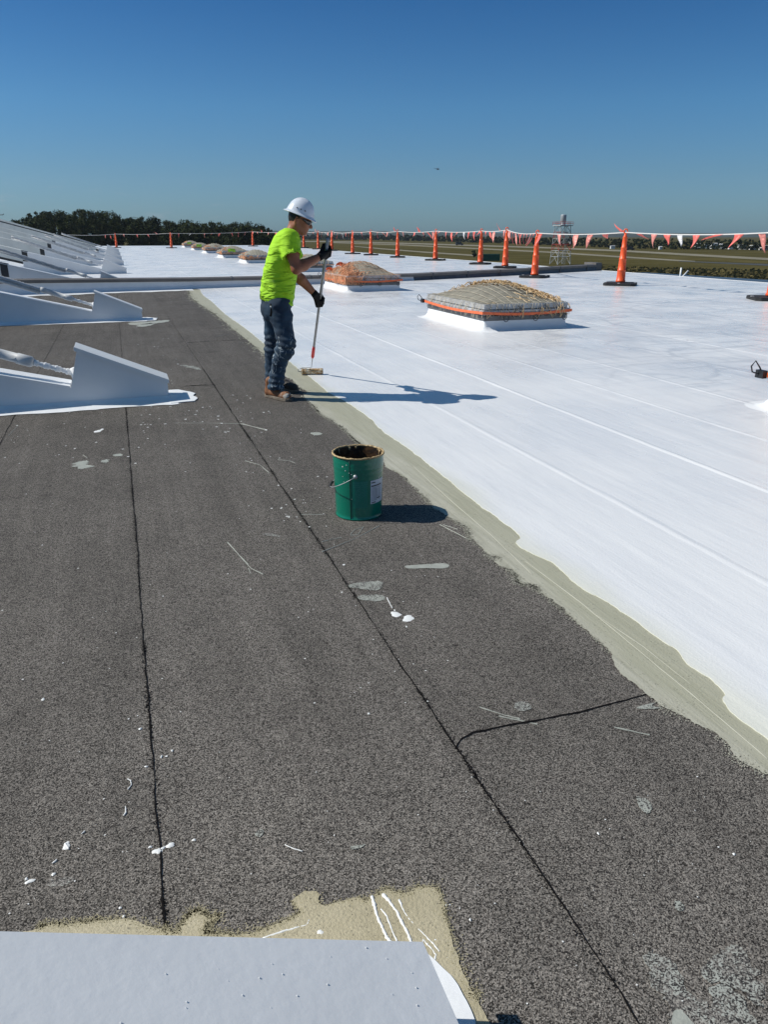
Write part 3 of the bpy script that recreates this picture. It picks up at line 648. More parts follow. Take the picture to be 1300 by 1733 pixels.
fg = [o for o in C.objects if o.name == 'roof_brace_curb'][0]
m = MB(); rg = random.Random(12)
a_ = Vector((.012, 0, .1995)); b_ = Vector((-.790, 0, .545)); 
for _ in range(42):
    t_ = rg.random() ** .8; c_ = a_.lerp(b_, t_) + Vector((0, rg.uniform(.0, WW), 0)); r_ = rg.uniform(.0006, .0018); dx = (b_ - a_).normalized(); nn_ = Vector((-dx.z, 0, dx.x)) if dx.x > 0 else Vector((dx.z, 0, -dx.x)); V = []
    for k in range(7): t2 = 2 * PI * k / 7; V.append(c_ + dx * r_ * math.cos(t2) * 1.3 + Vector((0, r_ * math.sin(t2), 0)))
    V.append(c_ + nn_ * r_ * .8); m.add(V, [(k, (k + 1) % 7, 7) for k in range(7)])
m.build('paint_pimples', M_['flash'], fg, True)
FARW = [((22.95), .34, 1.0, 'white wedge brace partly hidden right behind the brown grey joint cap', .245, -3.3),
        (33.0, .36, 1.08, 'white wedge brace second behind the joint, clear blue shaded face', .25, -3.5),
        (41.8, .36, 1.10, 'white wedge brace third behind the joint along the left edge', .25, -3.5),
        (50.8, .36, 1.12, 'white wedge brace fourth behind the joint along the left edge', .26, -3.7),
        (60.0, .36, 1.15, 'white wedge brace fifth behind the joint, small against the far roof', .27, -3.9),
        (72.5, .36, 1.2, 'most distant white wedge brace, topped by a long dark lined beam', .275, -1.6)]
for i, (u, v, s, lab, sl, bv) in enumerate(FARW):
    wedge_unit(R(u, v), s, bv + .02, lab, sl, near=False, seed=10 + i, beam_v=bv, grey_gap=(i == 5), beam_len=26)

# ------------------------------------------------------------------ skylights with safety nets
def skylight(loc, s, label, detail=1, dome_h=.24, flip=0):
    W, D = 1.50, 2.40
    t = empty('skylight', loc, ROOF_ROT, label, 'skylight', 'skylights under safety nets'); t.scale = (s,) * 3
    rings = [(.26, .006), (.16, .010), (.08, .03), (.035, .08), (0.015, .16), (.01, .20)]
    m = MB(); V = []
    nseg = 6
    for e, z in rings:
        cr_ = []
        for cx, cy, a0 in ((W, D, 0), (0, D, 90), (0, 0, 180), (W, 0, 270)):
            for k in range(nseg + 1):
                a = math.radians(a0 + 90 * k / nseg); rr = .02 + e; ex = cx + (-.02 if cx > 0 else .02) + rr * math.cos(a); ey = cy + (-.02 if cy > 0 else .02) + rr * math.sin(a); cr_.append((ex, ey, z))
        V += cr_
    n = 4 * (nseg + 1); m.add(V, [(i * n + k, i * n + (k + 1) % n, (i + 1) * n + (k + 1) % n, (i + 1) * n + k) for i in range(len(rings) - 1) for k in range(n)])
    m.build('curb', M_['flash'], t, True)
    def slab(name, e, z0, z1, mt, bev=.008):
        m = MB(); m.box((W / 2, D / 2, (z0 + z1) / 2), (W + 2 * e, D + 2 * e, z1 - z0)); return m.build(name, mt, t, bevel=bev)
    slab('metal_band', .022, .165, .245, M_['galcurb'], .004)
    slab('lower_frame', .06, .262, .335, M_['frame']); slab('upper_frame', .03, .345, .425, M_['frame'])
    m = MB(); nx, ny = 14, 16; V = []
    for j in range(ny + 1):
        for i in range(nx + 1):
            x = i / nx; y = j / ny; b = (1 - abs(2 * x - 1) ** 1.9) * (1 - abs(2 * y - 1) ** 1.7)
            V.append((.02 + x * (W - .04), .02 + y * (D - .04), .424 + dome_h * b ** .9 + .008 * math.sin(i * 2.1 + j)))
    m.add(V, [(j * (nx + 1) + i, j * (nx + 1) + i + 1, (j + 1) * (nx + 1) + i + 1, (j + 1) * (nx + 1) + i) for j in range(ny) for i in range(nx)])
    m.build('dome', M_['dome'], t, True)
    return t
def dome_z(x, y, W=1.50, D=2.40, h=.24):
    x = min(max((x - .02) / (W - .04), 0), 1); y = min(max((y - .02) / (D - .04), 0), 1)
    b = max(0.0, (1 - abs(2 * x - 1) ** 1.9) * (1 - abs(2 * y - 1) ** 1.7)); return .424 + h * b ** .9
def net_path(x0, y0, x1, y1, n, rg, jit=.01, lift=.010, h=.24):
    P = []; jx = jy = 0
    for i in range(n + 1):
        t = i / n; jx = jx * .7 + rg.uniform(-jit, jit); jy = jy * .7 + rg.uniform(-jit, jit)
        x = x0 + (x1 - x0) * t + jx; y = y0 + (y1 - y0) * t + jy
        P.append(Vector((x, y, dome_z(x, y, h=h) + lift)))
    return P
def safety_net(loc, s, label, style, seed, detail=1, h=.24):
    W, D = 1.50, 2.40; rg = random.Random(seed)
    t = empty('safety_net', loc, ROOF_ROT, label, 'safety net', 'safety nets strapped over the skylights'); t.scale = (s,) * 3
    main = {'tan': 'ropetan', 'peach': 'ropepeach', 'grey': 'ropegrey'}[style]
    k = 4 if detail else 3; r = .007 if detail else .014
    m = MB()
    nu = 11 if detail else 9
    for i in range(nu):                                         # ridged cords along the length, curving over the dome
        x = .08 + (W - .16) * i / (nu - 1); P = net_path(x, -.03, x, D + .03, 18, rg, .008, .012, h)
        m.tube(P, r * (.6 if detail else .8), k, False)
    m.build('net_cords', M_['ropegrey'], t)
    m = MB()
    if detail:
        for i in range(24):
            y = D * i / 23; m.tube(net_path(-.03, y, W + .03, y + rg.uniform(-.06, .06), 12, rg, .02, .006, h), .0035, 3, False)
    # hanging mesh round the frames
    nh = 46 if detail else 16
    for side in range(4):
        Ls = W if side % 2 == 0 else D
        nn = int(nh * Ls / D)
        for i in range(nn):
            a = Ls * i / nn; b = a + rg.choice((-1, 1)) * rg.uniform(.03, .14); zb = rg.uniform(.19, .27)
            def at(q, off, z):
                q = min(max(q, -.03), Ls + .03)
                return {0: (q, -off, z), 1: (W + off, q, z), 2: (q, D + off, z), 3: (-off, q, z)}[side]
            m.tube([at(a, .035, .43), at((a + b) / 2, .072, .33 + rg.uniform(-.01, .01)), at(b, .068, zb)], .0045 if detail else .011, 3, False)
    m.build('net_fringe', M_['ropegrey'] if style != 'peach' else M_['ropepeach'], t)
    # bunched slack
    m = MB()
    def bundle(cx, cy, sx, sy, n, rr, zlift, drop=False):
        for i in range(n):
            x = cx + rg.gauss(0, sx); y = cy + rg.gauss(0, sy); a = rg.uniform(0, 6.28); P = []
            for q in range(9):
                a += rg.uniform(-1.1, 1.1); x += .055 * math.cos(a); y += .055 * math.sin(a)
                ox = max(-.085, min(W + .085, x)); oy = max(-.085, min(D + .085, y))
                inside = 0 < ox < W and 0 < oy < D
                z = dome_z(ox, oy, h=h) + zlift * rg.random() + .01 if inside else max(.10, .42 - rg.uniform(0, .24))
                P.append(Vector((ox, oy, z)))
            m.tube(P, rr, k, False)
    if style == 'tan':
        for q in range(14): f = q / 13; bundle(W * (.50 + .46 * f), D * (.86 - .72 * f), .07, .12, 11, .0065, .08)
        bundle(W * 1.0, D * .5, .05, .45, 22, .006, .03)
        bundle(W * .75, .02, .25, .05, 12, .0055, .01)
    elif style == 'peach':
        bundle(.02, D * .2, .09, .35, 90 if detail else 14, .0075 if detail else .015, .08); bundle(.15, D * .8, .16, .3, 30, .008, .07); bundle(.12, -.02, .12, .03, 34, .007, .02)
    else:
        bundle(.0, D * .3, .08, .45, 12, .014, .04); bundle(.3, 0, .3, .03, 8, .012, .02)
    m.build('rope_bundle', M_[main if style != 'grey' else 'ropepeach'], t)
    if style == 'peach' and detail:
        m = MB()
        for i in range(7):
            x = .15 + rg.uniform(-.1, .25); y = D * (.55 + .07 * i); z = dome_z(x, y, h=h) + .05
            m.ribbon([Vector((x - .2 + .05 * q, y + rg.uniform(-.03, .03), z + .03 * math.sin(q))) for q in range(9)], .045, .003)
        m.build('loose_strap', M_['strap'], t)
    # dark lashing cord loops
    m = MB()
    for i in range(10 if detail else 3):
        x = rg.uniform(.1, W - .1); P = [Vector((x + .07 * math.sin(q * 1.1 + i), -.075 - .006 * (q % 2), .40 - .045 * q + (.12 if q == 5 else 0))) for q in range(6)]; m.tube(P, .004 if detail else .01, 4, False)
    for i in range(3 if detail else 0):
        cx = .35 + .55 * i; m.tube([Vector((cx + .045 * math.cos(a * .6), -.085, .20 + .05 * math.sin(a * .6))) for a in range(12)], .006, 5, False)
    if detail: m.tube(net_path(W * .45, D * .2, W * .8, D * .15, 14, rg, .05, .025, h), .006, 4, False)
    m.build('lashing_cord', M_['cordark'], t)
    # orange ratchet strap round the frames
    m = MB(); P = []
    e = .082
    for (a, b, n) in (((-e, -e), (W + e, -e), 8), ((W + e, -e), (W + e, D + e), 8), ((W + e, D + e), (-e, D + e), 8), ((-e, D + e), (-e, -e), 10)):
        for q in range(n):
            f = q / n; sag = -.035 * math.sin(PI * f) if detail else -.01
            P.append(Vector((a[0] + (b[0] - a[0]) * f, a[1] + (b[1] - a[1]) * f, .300 + sag)))
    P.append(P[0]); m.ribbon(P, .042 if detail else .03, .003); m.build('ratchet_strap', M_['strap'] if detail else M_['ropepeach'], t)
    if detail:
        m = MB(); c = Vector((-e - .02, D + e, .30))
        m.tube([c + Vector(p) for p in ((0, 0, -.02), (-.03, .01, .0), (-.08, .03, .02), (-.095, .035, .07), (-.07, .02, .12), (-.02, .01, .06), (0, 0, .02))], .007, 6); m.box(c, (.05, .09, .07)); m.build('strap_hook', M_['steel'], t)
    return t
def sky_loc(px, py): return ground(px, py)
skylight(R(11.2, 5.6), 1.0, 'large skylight with khaki dome and clean white curb, standing nearest to the tall orange cone', dome_h=.21)
safety_net(R(11.2, 5.6), 1.0, 'tan rope net heaped on the right of the big skylight, with orange strap', 'tan', 1)
skylight(R(20.35, 5.95), 1.0, 'skylight with rounded top just right of the roller pole, in front of the joint', dome_h=.34)
safety_net(R(20.35, 5.95), 1.0, 'peach rope net bunched over the left end of the skylight right of the pole', 'peach', 2, 1, .34)
skylight(R(2.80, 5.58), 1.0, 'skylight cut off by the right edge of the photo, only its curb corner showing')
safety_net(R(2.80, 5.58), 1.0, 'net and strap with dark hook at the right edge of the photo', 'peach', 3)
far = [((503, 461), 1.0, 'skylight behind the joint, mostly hidden by the worker arm', 'net on the skylight hidden behind the worker arm', 0),
       ((417, 446), None, 'skylight behind the joint directly left of the worker shirt', 'grey tan net on the skylight directly left of the worker shirt', 0),
       ((377.5, 437), None, 'skylight second to the left of the worker, a green cloth on its front', 'weathered net on the skylight that has the larger green cloth', 1),
       ((349, 429), None, 'skylight third to the left of the worker, bare of any green cloth', 'weathered net on the third skylight left of the worker', 0),
       ((328, 423.5), None, 'small far skylight fourth to the left of the worker, between two others', 'faint net on the fourth skylight left of the worker', 1),
       ((312, 419), None, 'farthest and leftmost of the skylights in the row', 'faint net on the farthest skylight of the row', 1)]
wpx = [46, 37, 42, 34, 25, 24]
for i, (q, s, lab, nl, green) in enumerate(far):
    p = ground(*q); k = (p.y * CP + EYE * SP) / F_PX; s = wpx[i] * k / 1.56 / .96; s = min(max(s, 1.0), 1.3)
    dh = .26
    skylight(p, s, lab, 0, dh); safety_net(p, s, nl, 'grey', 20 + i, 0, dh)
    if green:
        g = empty('cloth', p + (VD * .55 + UD * -.12) * s + Vector((0, 0, 0)), ROOF_ROT, ['', 'neon green cloth hanging on the front of the second skylight left of the worker', '', 'tiny neon green cloth on the top of the fourth skylight left of the worker', 'tiny neon green cloth on the side of the farthest skylight'][i - 1 if i != 2 else 1], 'cloth')
        m = MB(); rg = random.Random(i); V = []
        for a in range(7):
            for b in range(5): V.append((-.28 + .08 * a + rg.uniform(-.03, .03), -.0 - .05 * (b > 1) + rg.uniform(-.04, .02), .55 * s - .05 * b + rg.uniform(-.03, .03)))
        m.add(V, [(a * 5 + b, a * 5 + b + 1, a * 5 + b + 6, a * 5 + b + 5) for a in range(6) for b in range(4)]); m.build('folds', M_['neon'], g, True)

# ------------------------------------------------------------------ orange delineator posts
def cone(loc, s, rz):
    t = empty('traffic_cone', loc, rz); t.scale = (s,) * 3
    m = MB(); m.lathe([(0, .10), (.142, .10), (.142, .15), (.128, .16), (.122, .42), (.126, .43), (.126, .45), (.113, .46), (.104, .74), (.109, .75), (.109, .77), (.095, .78), (.084, 1.06), (.089, 1.07), (.089, 1.09), (.074, 1.10), (.062, 1.36), (.066, 1.37), (.05, 1.40), (.035, 1.43), (.035, 1.46), (0, 1.465)], 24); m.build('post', M_['orange'], t, True)
    m = MB(); P = [Vector((.052 * math.cos(a), 0, 1.53 + .062 * math.sin(a))) for a in [2 * PI * i / 14 for i in range(15)]]; m.tube(P, .018, 8, False); m.build('handle', M_['orange'], t, True)
    m = MB(); c = .46; q = .10
    pts = [(-c, -c + q), (-c + q, -c), (c - q, -c), (c, -c + q), (c, c - q), (c - q, c), (-c + q, c), (-c, c - q)]
    m.prism([(x, y, 0.0) for x, y in pts], (0, 0, .085)); m.build('base', M_['rubber'], t, bevel=.012)
    m = MB()
    for sx_, sy_ in ((-.43, 0), (.43, 0), (0, -.43), (0, .43)): m.box((sx_, sy_, .088), (.07, .07, .008))
    m.build('base_lug', M_['reflect'], t)
    return t
CONES = [((1306, 508), 1.03, 'orange cone at the right edge of the photo, only its black base showing'),
         ((1050, 483), 1.03, 'tallest orange cone, standing alone on the white roof right of the lattice tower'),
         ((905, 470), 1.02, 'orange cone on black base left of the lattice tower, in front of the joint'),
         ((855, 454), 1.12, 'orange cone with its foot hidden behind the dark joint curb'),
         ((813, 447.5), 1.10, 'orange cone on a wide dark base close left of the one behind the curb'),
         ((737, 441), 1.11, 'orange cone beyond the roller pole skylight, standing above the right half of its white surround'),
         ((673, 436), 1.11, 'orange cone directly above the right end of the second skylight'),
         ((628, 432), 1.12, 'orange cone above the left end of the second skylight'),
         ((597, 430), 1.10, 'orange cone second to the right of the raised glove'),
         ((562, 424.5), 1.14, 'orange cone right beside the raised black glove'),
         ((538.8, 422), 1.15, 'orange cone just left of the raised black glove'),
         ((514.6, 420), 1.16, 'orange cone half hidden behind the chin of the worker'),
         ((428, 417), 1.18, 'orange cone left of the worker back, in front of the dark wood'),
         ((290, 420), 1.05, 'orange cone left of the skylight row, in front of the dark wood'),
         ((197, 419.5), 1.0, 'leftmost orange cone, standing behind the white wedge braces')]
proto = None; tops = []
for i, (q, s, lab) in enumerate(CONES):
    p = ground(*q); rz = rnd.uniform(-.5, .5) + (-.33)
    if proto is None: proto = cone(p, s, rz); c = proto
    else: c = copy_tree(proto); c.location = p; c.scale = (s,) * 3; c.rotation_euler = (0, 0, rz)
    tag(c, lab, 'traffic cone', 'orange cones carrying the pennant line')
    tops.append(Vector((p.x, p.y, 1.50 * s)))

# ------------------------------------------------------------------ pennant line
pl = empty('pennant_line', (0, 0, 0), 0, 'rope of fluttering red and white triangular pennants strung between the cones', 'pennant line')
ext0 = tops[0] + Vector((1.2, -5.0, -.05)); endp = ground(110, 426) ; endp.z = 1.45
pathp = [ext0] + tops + [endp]
rope = MB(); lens = []; curve = []
for a, b in zip(pathp[:-1], pathp[1:]):
    n = 10; Ld = (b - a).length; sag = min(.14, .011 * Ld) if Ld < 9 else .10
    for k in range(n): t = k / n; p = a.lerp(b, t); p.z -= sag * 4 * t * (1 - t); curve.append(p)
curve.append(pathp[-1])
rope.tube(curve, .016, 5); rope.build('rope', M_['rope'], pl)
d = .4; acc = 0; idx = 0; rg = random.Random(17); seg = 0; cum = [0]
for a, b in zip(curve[:-1], curve[1:]): cum.append(cum[-1] + (b - a).length)
total = cum[-1]; cnt = 0
while d < total - .3 and cnt < 98:
    while cum[seg + 1] < d: seg += 1
    t = (d - cum[seg]) / (cum[seg + 1] - cum[seg]); p = curve[seg].lerp(curve[seg + 1], t); tan = (curve[seg + 1] - curve[seg]).normalized()
    wd, ln = .145 * rg.uniform(.6, 1.1), rg.uniform(.34, .58)
    up = rg.random() < .09
    ang = rg.gauss(.0, .5); lean = rg.gauss(-.2, .38); twist = rg.uniform(-1.5, 1.5)
    side = Vector((-tan.y, tan.x, 0))
    dn = Vector((0, 0, -1)); dirn = (dn * math.cos(ang) + side * math.sin(ang) * .9 + tan * lean).normalized()
    if up: dirn = (Vector((0, 0, .6)) + side * .4 + tan * rg.uniform(-.8, .8)).normalized()
    m = MB(); V = []
    for q in range(6):
        f = q / 5; hw = wd * (1 - f) + .006; bend = .05 * math.sin(f * 4 + ang * 5) * f; tw = twist * f
        ax = (tan * math.cos(tw) + side * math.sin(tw)); c = p + dirn * ln * f + side * bend
        V += [c - ax * hw, c + ax * hw]
    nb_ = len(V); V2 = [v + side * .004 for v in V]
    F = [(2 * q, 2 * q + 1, 2 * q + 3, 2 * q + 2) for q in range(5)]
    m.add(V + V2, F + [tuple(i + nb_ for i in f[::-1]) for f in F] + [(0, 1, nb_ + 1, nb_), (2 * 5, nb_ + 10, nb_ + 11, 11)] + [(2 * q, 2 * q + 2, nb_ + 2 * q + 2, nb_ + 2 * q) for q in range(5)] + [(2 * q + 1, nb_ + 2 * q + 1, nb_ + 2 * q + 3, 2 * q + 3) for q in range(5)])
    dist = p.y
    m.build('pennant', M_['pred'] if rg.random() < (.66 if p.y < 33 else .5) else (M_['ppink'] if rg.random() < .78 else M_['pwhite']), pl, True); cnt += 1
    d += (.82 if dist < 50 else 1.75) * rg.uniform(.6, 1.35)

# ------------------------------------------------------------------ smooth surfaces from distance fields
def grid(lo, hi, h):
    ax = [np.arange(lo[i], hi[i] + h, h) for i in range(3)]
    return np.meshgrid(*ax, indexing='ij')
def surf(fn, lo, hi, h, name, mt, parent):
    X, Y, Z = grid(lo, hi, h); Fv = fn(X, Y, Z); s = Fv < 0; nx, ny, nz_ = Fv.shape
    cx, cy, cz = nx - 1, ny - 1, nz_ - 1
    sumP = np.zeros((cx, cy, cz, 3)); cnt = np.zeros((cx, cy, cz))
    corners = [(i, j, k) for i in (0, 1) for j in (0, 1) for k in (0, 1)]
    for a in corners:
        for d in range(3):
            if a[d]: continue
            b = list(a); b[d] = 1
            sa = Fv[a[0]:a[0] + cx, a[1]:a[1] + cy, a[2]:a[2] + cz]; sb = Fv[b[0]:b[0] + cx, b[1]:b[1] + cy, b[2]:b[2] + cz]
            x = (sa < 0) != (sb < 0); t = np.where(x, sa / np.where(x, sa - sb, 1), 0)
            for q in range(3):
                sumP[..., q] += np.where(x, a[q] + (t if q == d else 0), 0)
            cnt += x
    act = cnt > 0; idx = -np.ones((cx, cy, cz), int); idx[act] = np.arange(act.sum())
    base = np.stack(np.nonzero(act), 1); P = (base + sumP[act] / cnt[act][:, None]) * h + np.array(lo)
    faces = []
    for d in range(3):
        e, f = (d + 1) % 3, (d + 2) % 3
        sl0 = [slice(1, n - 1) for n in (nx, ny, nz_)]; sl0[d] = slice(0, (nx, ny, nz_)[d] - 1)
        sl1 = list(sl0); sl1[d] = slice(1, (nx, ny, nz_)[d])
        a, b = s[tuple(sl0)], s[tuple(sl1)]; off = [1, 1, 1]; off[d] = 0
        w_ = np.nonzero(a != b); I = [w_[i] + off[i] for i in range(3)]; flip = a[w_]
        def cell(de, df):
            J = [I[0].copy(), I[1].copy(), I[2].copy()]; J[e] -= de; J[f] -= df; return idx[J[0], J[1], J[2]]
        q = np.stack([cell(1, 1), cell(0, 1), cell(0, 0), cell(1, 0)], 1); q = np.where(flip[:, None], q, q[:, ::-1]); faces.append(q)
    Fq = np.concatenate(faces); me = bpy.data.meshes.new(name); me.from_pydata(P.tolist(), [], Fq.tolist()); me.update()
    return link(name, me, mt, parent, True)
def cap(X, Y, Z, a, b, ra, rb, sq=(1, 1, 1)):
    a = np.array(a, float); b = np.array(b, float); d = b - a; L2 = max((d ** 2).sum(), 1e-12)
    t = np.clip(((X - a[0]) * d[0] + (Y - a[1]) * d[1] + (Z - a[2]) * d[2]) / L2, 0, 1)
    return np.sqrt((X - a[0] - t * d[0]) ** 2 / sq[0] + (Y - a[1] - t * d[1]) ** 2 / sq[1] + (Z - a[2] - t * d[2]) ** 2 / sq[2]) - (ra + (rb - ra) * t)
def ell(X, Y, Z, c, r, B=None):
    p = [X - c[0], Y - c[1], Z - c[2]]
    if B is not None: p = [sum(B[i][j] * p[j] for j in range(3)) for i in range(3)]
    k0 = np.sqrt(sum((p[i] / r[i]) ** 2 for i in range(3))); k1 = np.sqrt(sum((p[i] / r[i] ** 2) ** 2 for i in range(3))) + 1e-9
    return k0 * (k0 - 1) / k1
def su(a, b, k):
    h = np.clip(.5 + .5 * (b - a) / k, 0, 1); return b + (a - b) * h - k * h * (1 - h)
def sub(a, b, k=.004):
    h = np.clip(.5 - .5 * (a + b) / k, 0, 1); return a + (-b - a) * h + k * h * (1 - h)
def vnoise(X, Y, Z, f, seed):
    r = np.random.RandomState(seed).rand(32, 32, 32) * 2 - 1
    def g(A): A = A * f + 100; i = np.floor(A).astype(int); t = A - i; return i % 32, t * t * (3 - 2 * t)
    (i, a), (j, b), (k, c) = g(X), g(Y), g(Z); o = 0
    for di in (0, 1):
        for dj in (0, 1):
            for dk in (0, 1):
                o = o + r[(i + di) % 32, (j + dj) % 32, (k + dk) % 32] * (a if di else 1 - a) * (b if dj else 1 - b) * (c if dk else 1 - c)
    return o

# ------------------------------------------------------------------ person materials
M_['skin'] = mat('tanned_skin', (.30, .105, .048), .5, noise=(14, .12), bump=(160, .2, .001))
M_['shirt'] = mat('neon_shirt_cotton', (.37, .70, .012), .8, noise=(9, .06), bump=(260, .25, .001))
nb = NB('paint_smeared_denim'); vec = nb.coord()
dn = nb.mix(nb.rng(nb.noise(vec, 7, 4), .35, .65), (.011, .024, .046), (.028, .064, .108))
sm = nb.noise(nb.coord(0, (1, 1, .55)), 25, 5, .62, 1.2); fadez = nb.rng(nb.sep(vec)[2], .72, .60); sm = nb.rng(sm, .56, .61); nearf = nb.rng(nb.sep(vec)[1], 7.20, 7.10)
dn = nb.mix(nb.math('MULTIPLY', nb.math('MULTIPLY', sm, fadez), nb.math('ADD', nb.math('MULTIPLY', nearf, .62), .12)), dn, (.40, .45, .47))
M_['denim'] = nb.done(dn, .85, nb.bump(nb.noise(vec, 240, 2), .3, .001))
nb = NB('neon_shirt_cloth'); vec = nb.coord(); fo_ = nb.node('ShaderNodeMapping'); fo_.inputs['Rotation'].default_value = (0, -.9, 0); fo_.inputs['Scale'].default_value = (1, .6, 3.4); nb.l.new(vec, fo_.inputs['Vector'])
fn_ = nb.noise(fo_.outputs[0], 5.2, 3, .45, .8); lowm = nb.rng(nb.sep(vec)[2], 1.5, 1.05, .25, 1); M_['shirt'] = nb.done((.37, .70, .012), .8, nb.bump(nb.math('MULTIPLY', fn_, lowm), .95, .075))
M_['glove'] = mat('black_glove', (.006, .006, .007), .8, spec=.2, bump=(120, .4, .001)); M_['gloveback'] = mat('glove_back', (.02, .022, .026), .7)
nb = NB('paint_spattered_boot'); vec = nb.coord(); sm = nb.rng(nb.noise(vec, 26, 4, .6, 1.0), .52, .58); fr = nb.rng(nb.sep(vec)[0], -1.02, -.93)
M_['boot'] = nb.done(nb.mix(nb.math('MULTIPLY', sm, fr), nb.mix(nb.noise(vec, 14, 3), (.16, .062, .022), (.26, .11, .045)), (.50, .48, .43)), .7, nb.bump(nb.noise(vec, 50, 3), .4, .003))
M_['bootdark'] = mat('dark_boot_leather', (.028, .024, .022), .65, noise=(20, .4)); M_['sole'] = mat('grimy_boot_sole', (.16, .13, .10), .8, noise=(25, .4))
M_['hat'] = mat('white_hard_hat', (.70, .74, .80), .22, spec=.6); M_['lens'] = mat('dark_sunglasses', (.008, .009, .011), .12, spec=.7)
M_['hair'] = mat('black_hair', (.010, .008, .007), .6, bump=(180, .6, .002)); M_['lip'] = mat('lip_skin', (.17, .055, .04), .5)

man = empty('person', ground(470, 674), 0, 'worker in white hard hat and neon yellow shirt rolling white coating with long pole', 'person')
mo = Vector(man.location)
def pa(name, fn, lo, hi, h, mt):
    o = surf(fn, lo, hi, h, name, mt, None); o.parent = man; o.matrix_parent_inverse = Matrix.Translation(-mo); return o
def P3(px, py, Y): p = plane(px, py, Y); return np.array(p)
YC = 7.18
neckB = P3(492, 391, YC + .01); hc = P3(508, 372.5, YC + .03)
shN = P3(487.5, 405.5, 6.99); shF = P3(488, 406, 7.37)
elN = P3(501.5, 455, 6.95); wrN = P3(541, 434.5, 7.14)
elF = P3(499, 462, 7.50); wrF = P3(532, 497, 7.60)
poleT = P3(554.2, 409, 7.20); poleB = P3(528.6, 607.5, 8.36)
pd = poleT - poleB; pd = pd / np.linalg.norm(pd)
def on_pole(py):
    best = min(np.linspace(0, 1, 400), key=lambda t: abs(_py(poleB + (poleT - poleB) * t) - py)); return poleB + (poleT - poleB) * best
def _py(p):
    y, z = p[1], p[2] - EYE; zc = y * CP - z * SP; yc = y * SP + z * CP; return 866.5 - F_PX * yc / zc
gN = on_pole(425); gF = on_pole(509)
soleN = (np.array(ground(451, 671)), np.array(ground(492, 680))); soleF = (np.array(ground(463, 656)), np.array(ground(503, 665)))
hipN = P3(470, 521, 7.08); knN = P3(484.5, 582, 7.04); anN = P3(466, 652, 7.10)
hipF = P3(467, 520, 7.28); knF = P3(462.5, 585, 7.33); anF = P3(460.5, 645, 7.42)
# shirt rows: photo y, back x, front x, half breadth
ROWS = [(388, 484, 499, .075), (393, 474.5, 504.5, .12), (399, 466, 506.5, .165), (408, 460, 507.5, .185), (420, 456, 508, .19), (435, 451.5, 507.5, .185), (449, 448, 505.5, .18), (462, 445, 503.5, .172), (477, 441.8, 501, .165), (490, 439.5, 499.5, .165), (500, 438.5, 498.5, .172), (513, 439.5, 497, .18), (522, 441, 495.5, .18)]
rz_, rc_, ra_, rb_ = [], [], [], []
for py, x0, x1, b in ROWS:
    A, B = P3(x0, py, YC), P3(x1, py, YC); rz_.append(A[2]); rc_.append((A[0] + B[0]) / 2); ra_.append((B[0] - A[0]) / 2); rb_.append(b)
rz_, rc_, ra_, rb_ = [np.array(q)[::-1] for q in (rz_, rc_, ra_, rb_)]
def torso(X, Y, Z, grow=0.0, top=None, bot=None):
    c = np.interp(Z, rz_, rc_); a = np.interp(Z, rz_, ra_) + grow; b = np.interp(Z, rz_, rb_) + grow
    k = (np.abs((X - c) / a) ** 2.3 + np.abs((Y - YC) / b) ** 2.3) ** (1 / 2.3); d = (k - 1) * np.minimum(a, b)
    t = rz_[-1] if top is None else top; bo_ = rz_[0] if bot is None else bot
    return np.maximum(np.maximum(d, Z - t), bo_ - Z)
# head frame: F forward (tilted down), U up, S to the camera side
yaw, tilt = math.radians(8), math.radians(17)
Fv_ = np.array([math.cos(yaw) * math.cos(tilt), math.sin(yaw) * math.cos(tilt), -math.sin(tilt)]); Sv = np.array([math.sin(yaw), -math.cos(yaw), 0]); Uv = -np.cross(Fv_, Sv); Uv = Uv if Uv[2] > 0 else -Uv
HB = [Fv_, Sv, Uv]
def hp(f, s, u): return hc + Fv_ * f + Sv * s + Uv * u
def head(X, Y, Z):
    d = ell(X, Y, Z, hp(-.008, 0, .022), (.098, .076, .098), HB)
    d = su(d, ell(X, Y, Z, hp(.038, 0, -.045), (.052, .055, .062), HB), .04)
    d = su(d, ell(X, Y, Z, hp(.060, 0, -.100), (.026, .030, .020), HB), .03)            # chin
    for s in (-1, 1):
        d = su(d, cap(X, Y, Z, hp(-.028, s * .056, -.055), hp(.045, s * .026, -.098), .022, .018), .025)       # jaw line
        d = su(d, ell(X, Y, Z, hp(.052, s * .040, -.024), (.024, .02, .02), HB), .02)       # cheek bone
        e = ell(X, Y, Z, hp(-.035, s * .079, -.010), (.019, .009, .032), HB); e = sub(e, ell(X, Y, Z, hp(-.029, s * .089, -.008), (.010, .008, .020), HB), .004)
        d = su(d, e, .008)
        d = sub(d, ell(X, Y, Z, hp(.088, s * .030, .004), (.016, .020, .013), HB), .012)
    d = su(d, cap(X, Y, Z, hp(.088, 0, .006), hp(.112, 0, -.030), .010, .0145), .012)       # nose
    d = su(d, ell(X, Y, Z, hp(.100, 0, -.034), (.014, .019, .010), HB), .008)
    d = su(d, cap(X, Y, Z, hp(.082, -.03, .026), hp(.082, .03, .026), .013, .013), .015)      # brow
    d = su(d, ell(X, Y, Z, hp(.084, 0, -.058), (.013, .024, .0075), HB), .008); d = su(d, ell(X, Y, Z, hp(.081, 0, -.073), (.012, .021, .008), HB), .008)
    return sub(d, cap(X, Y, Z, hp(.096, -.022, -.0655), hp(.096, .022, -.0655), .0028, .0028), .003)
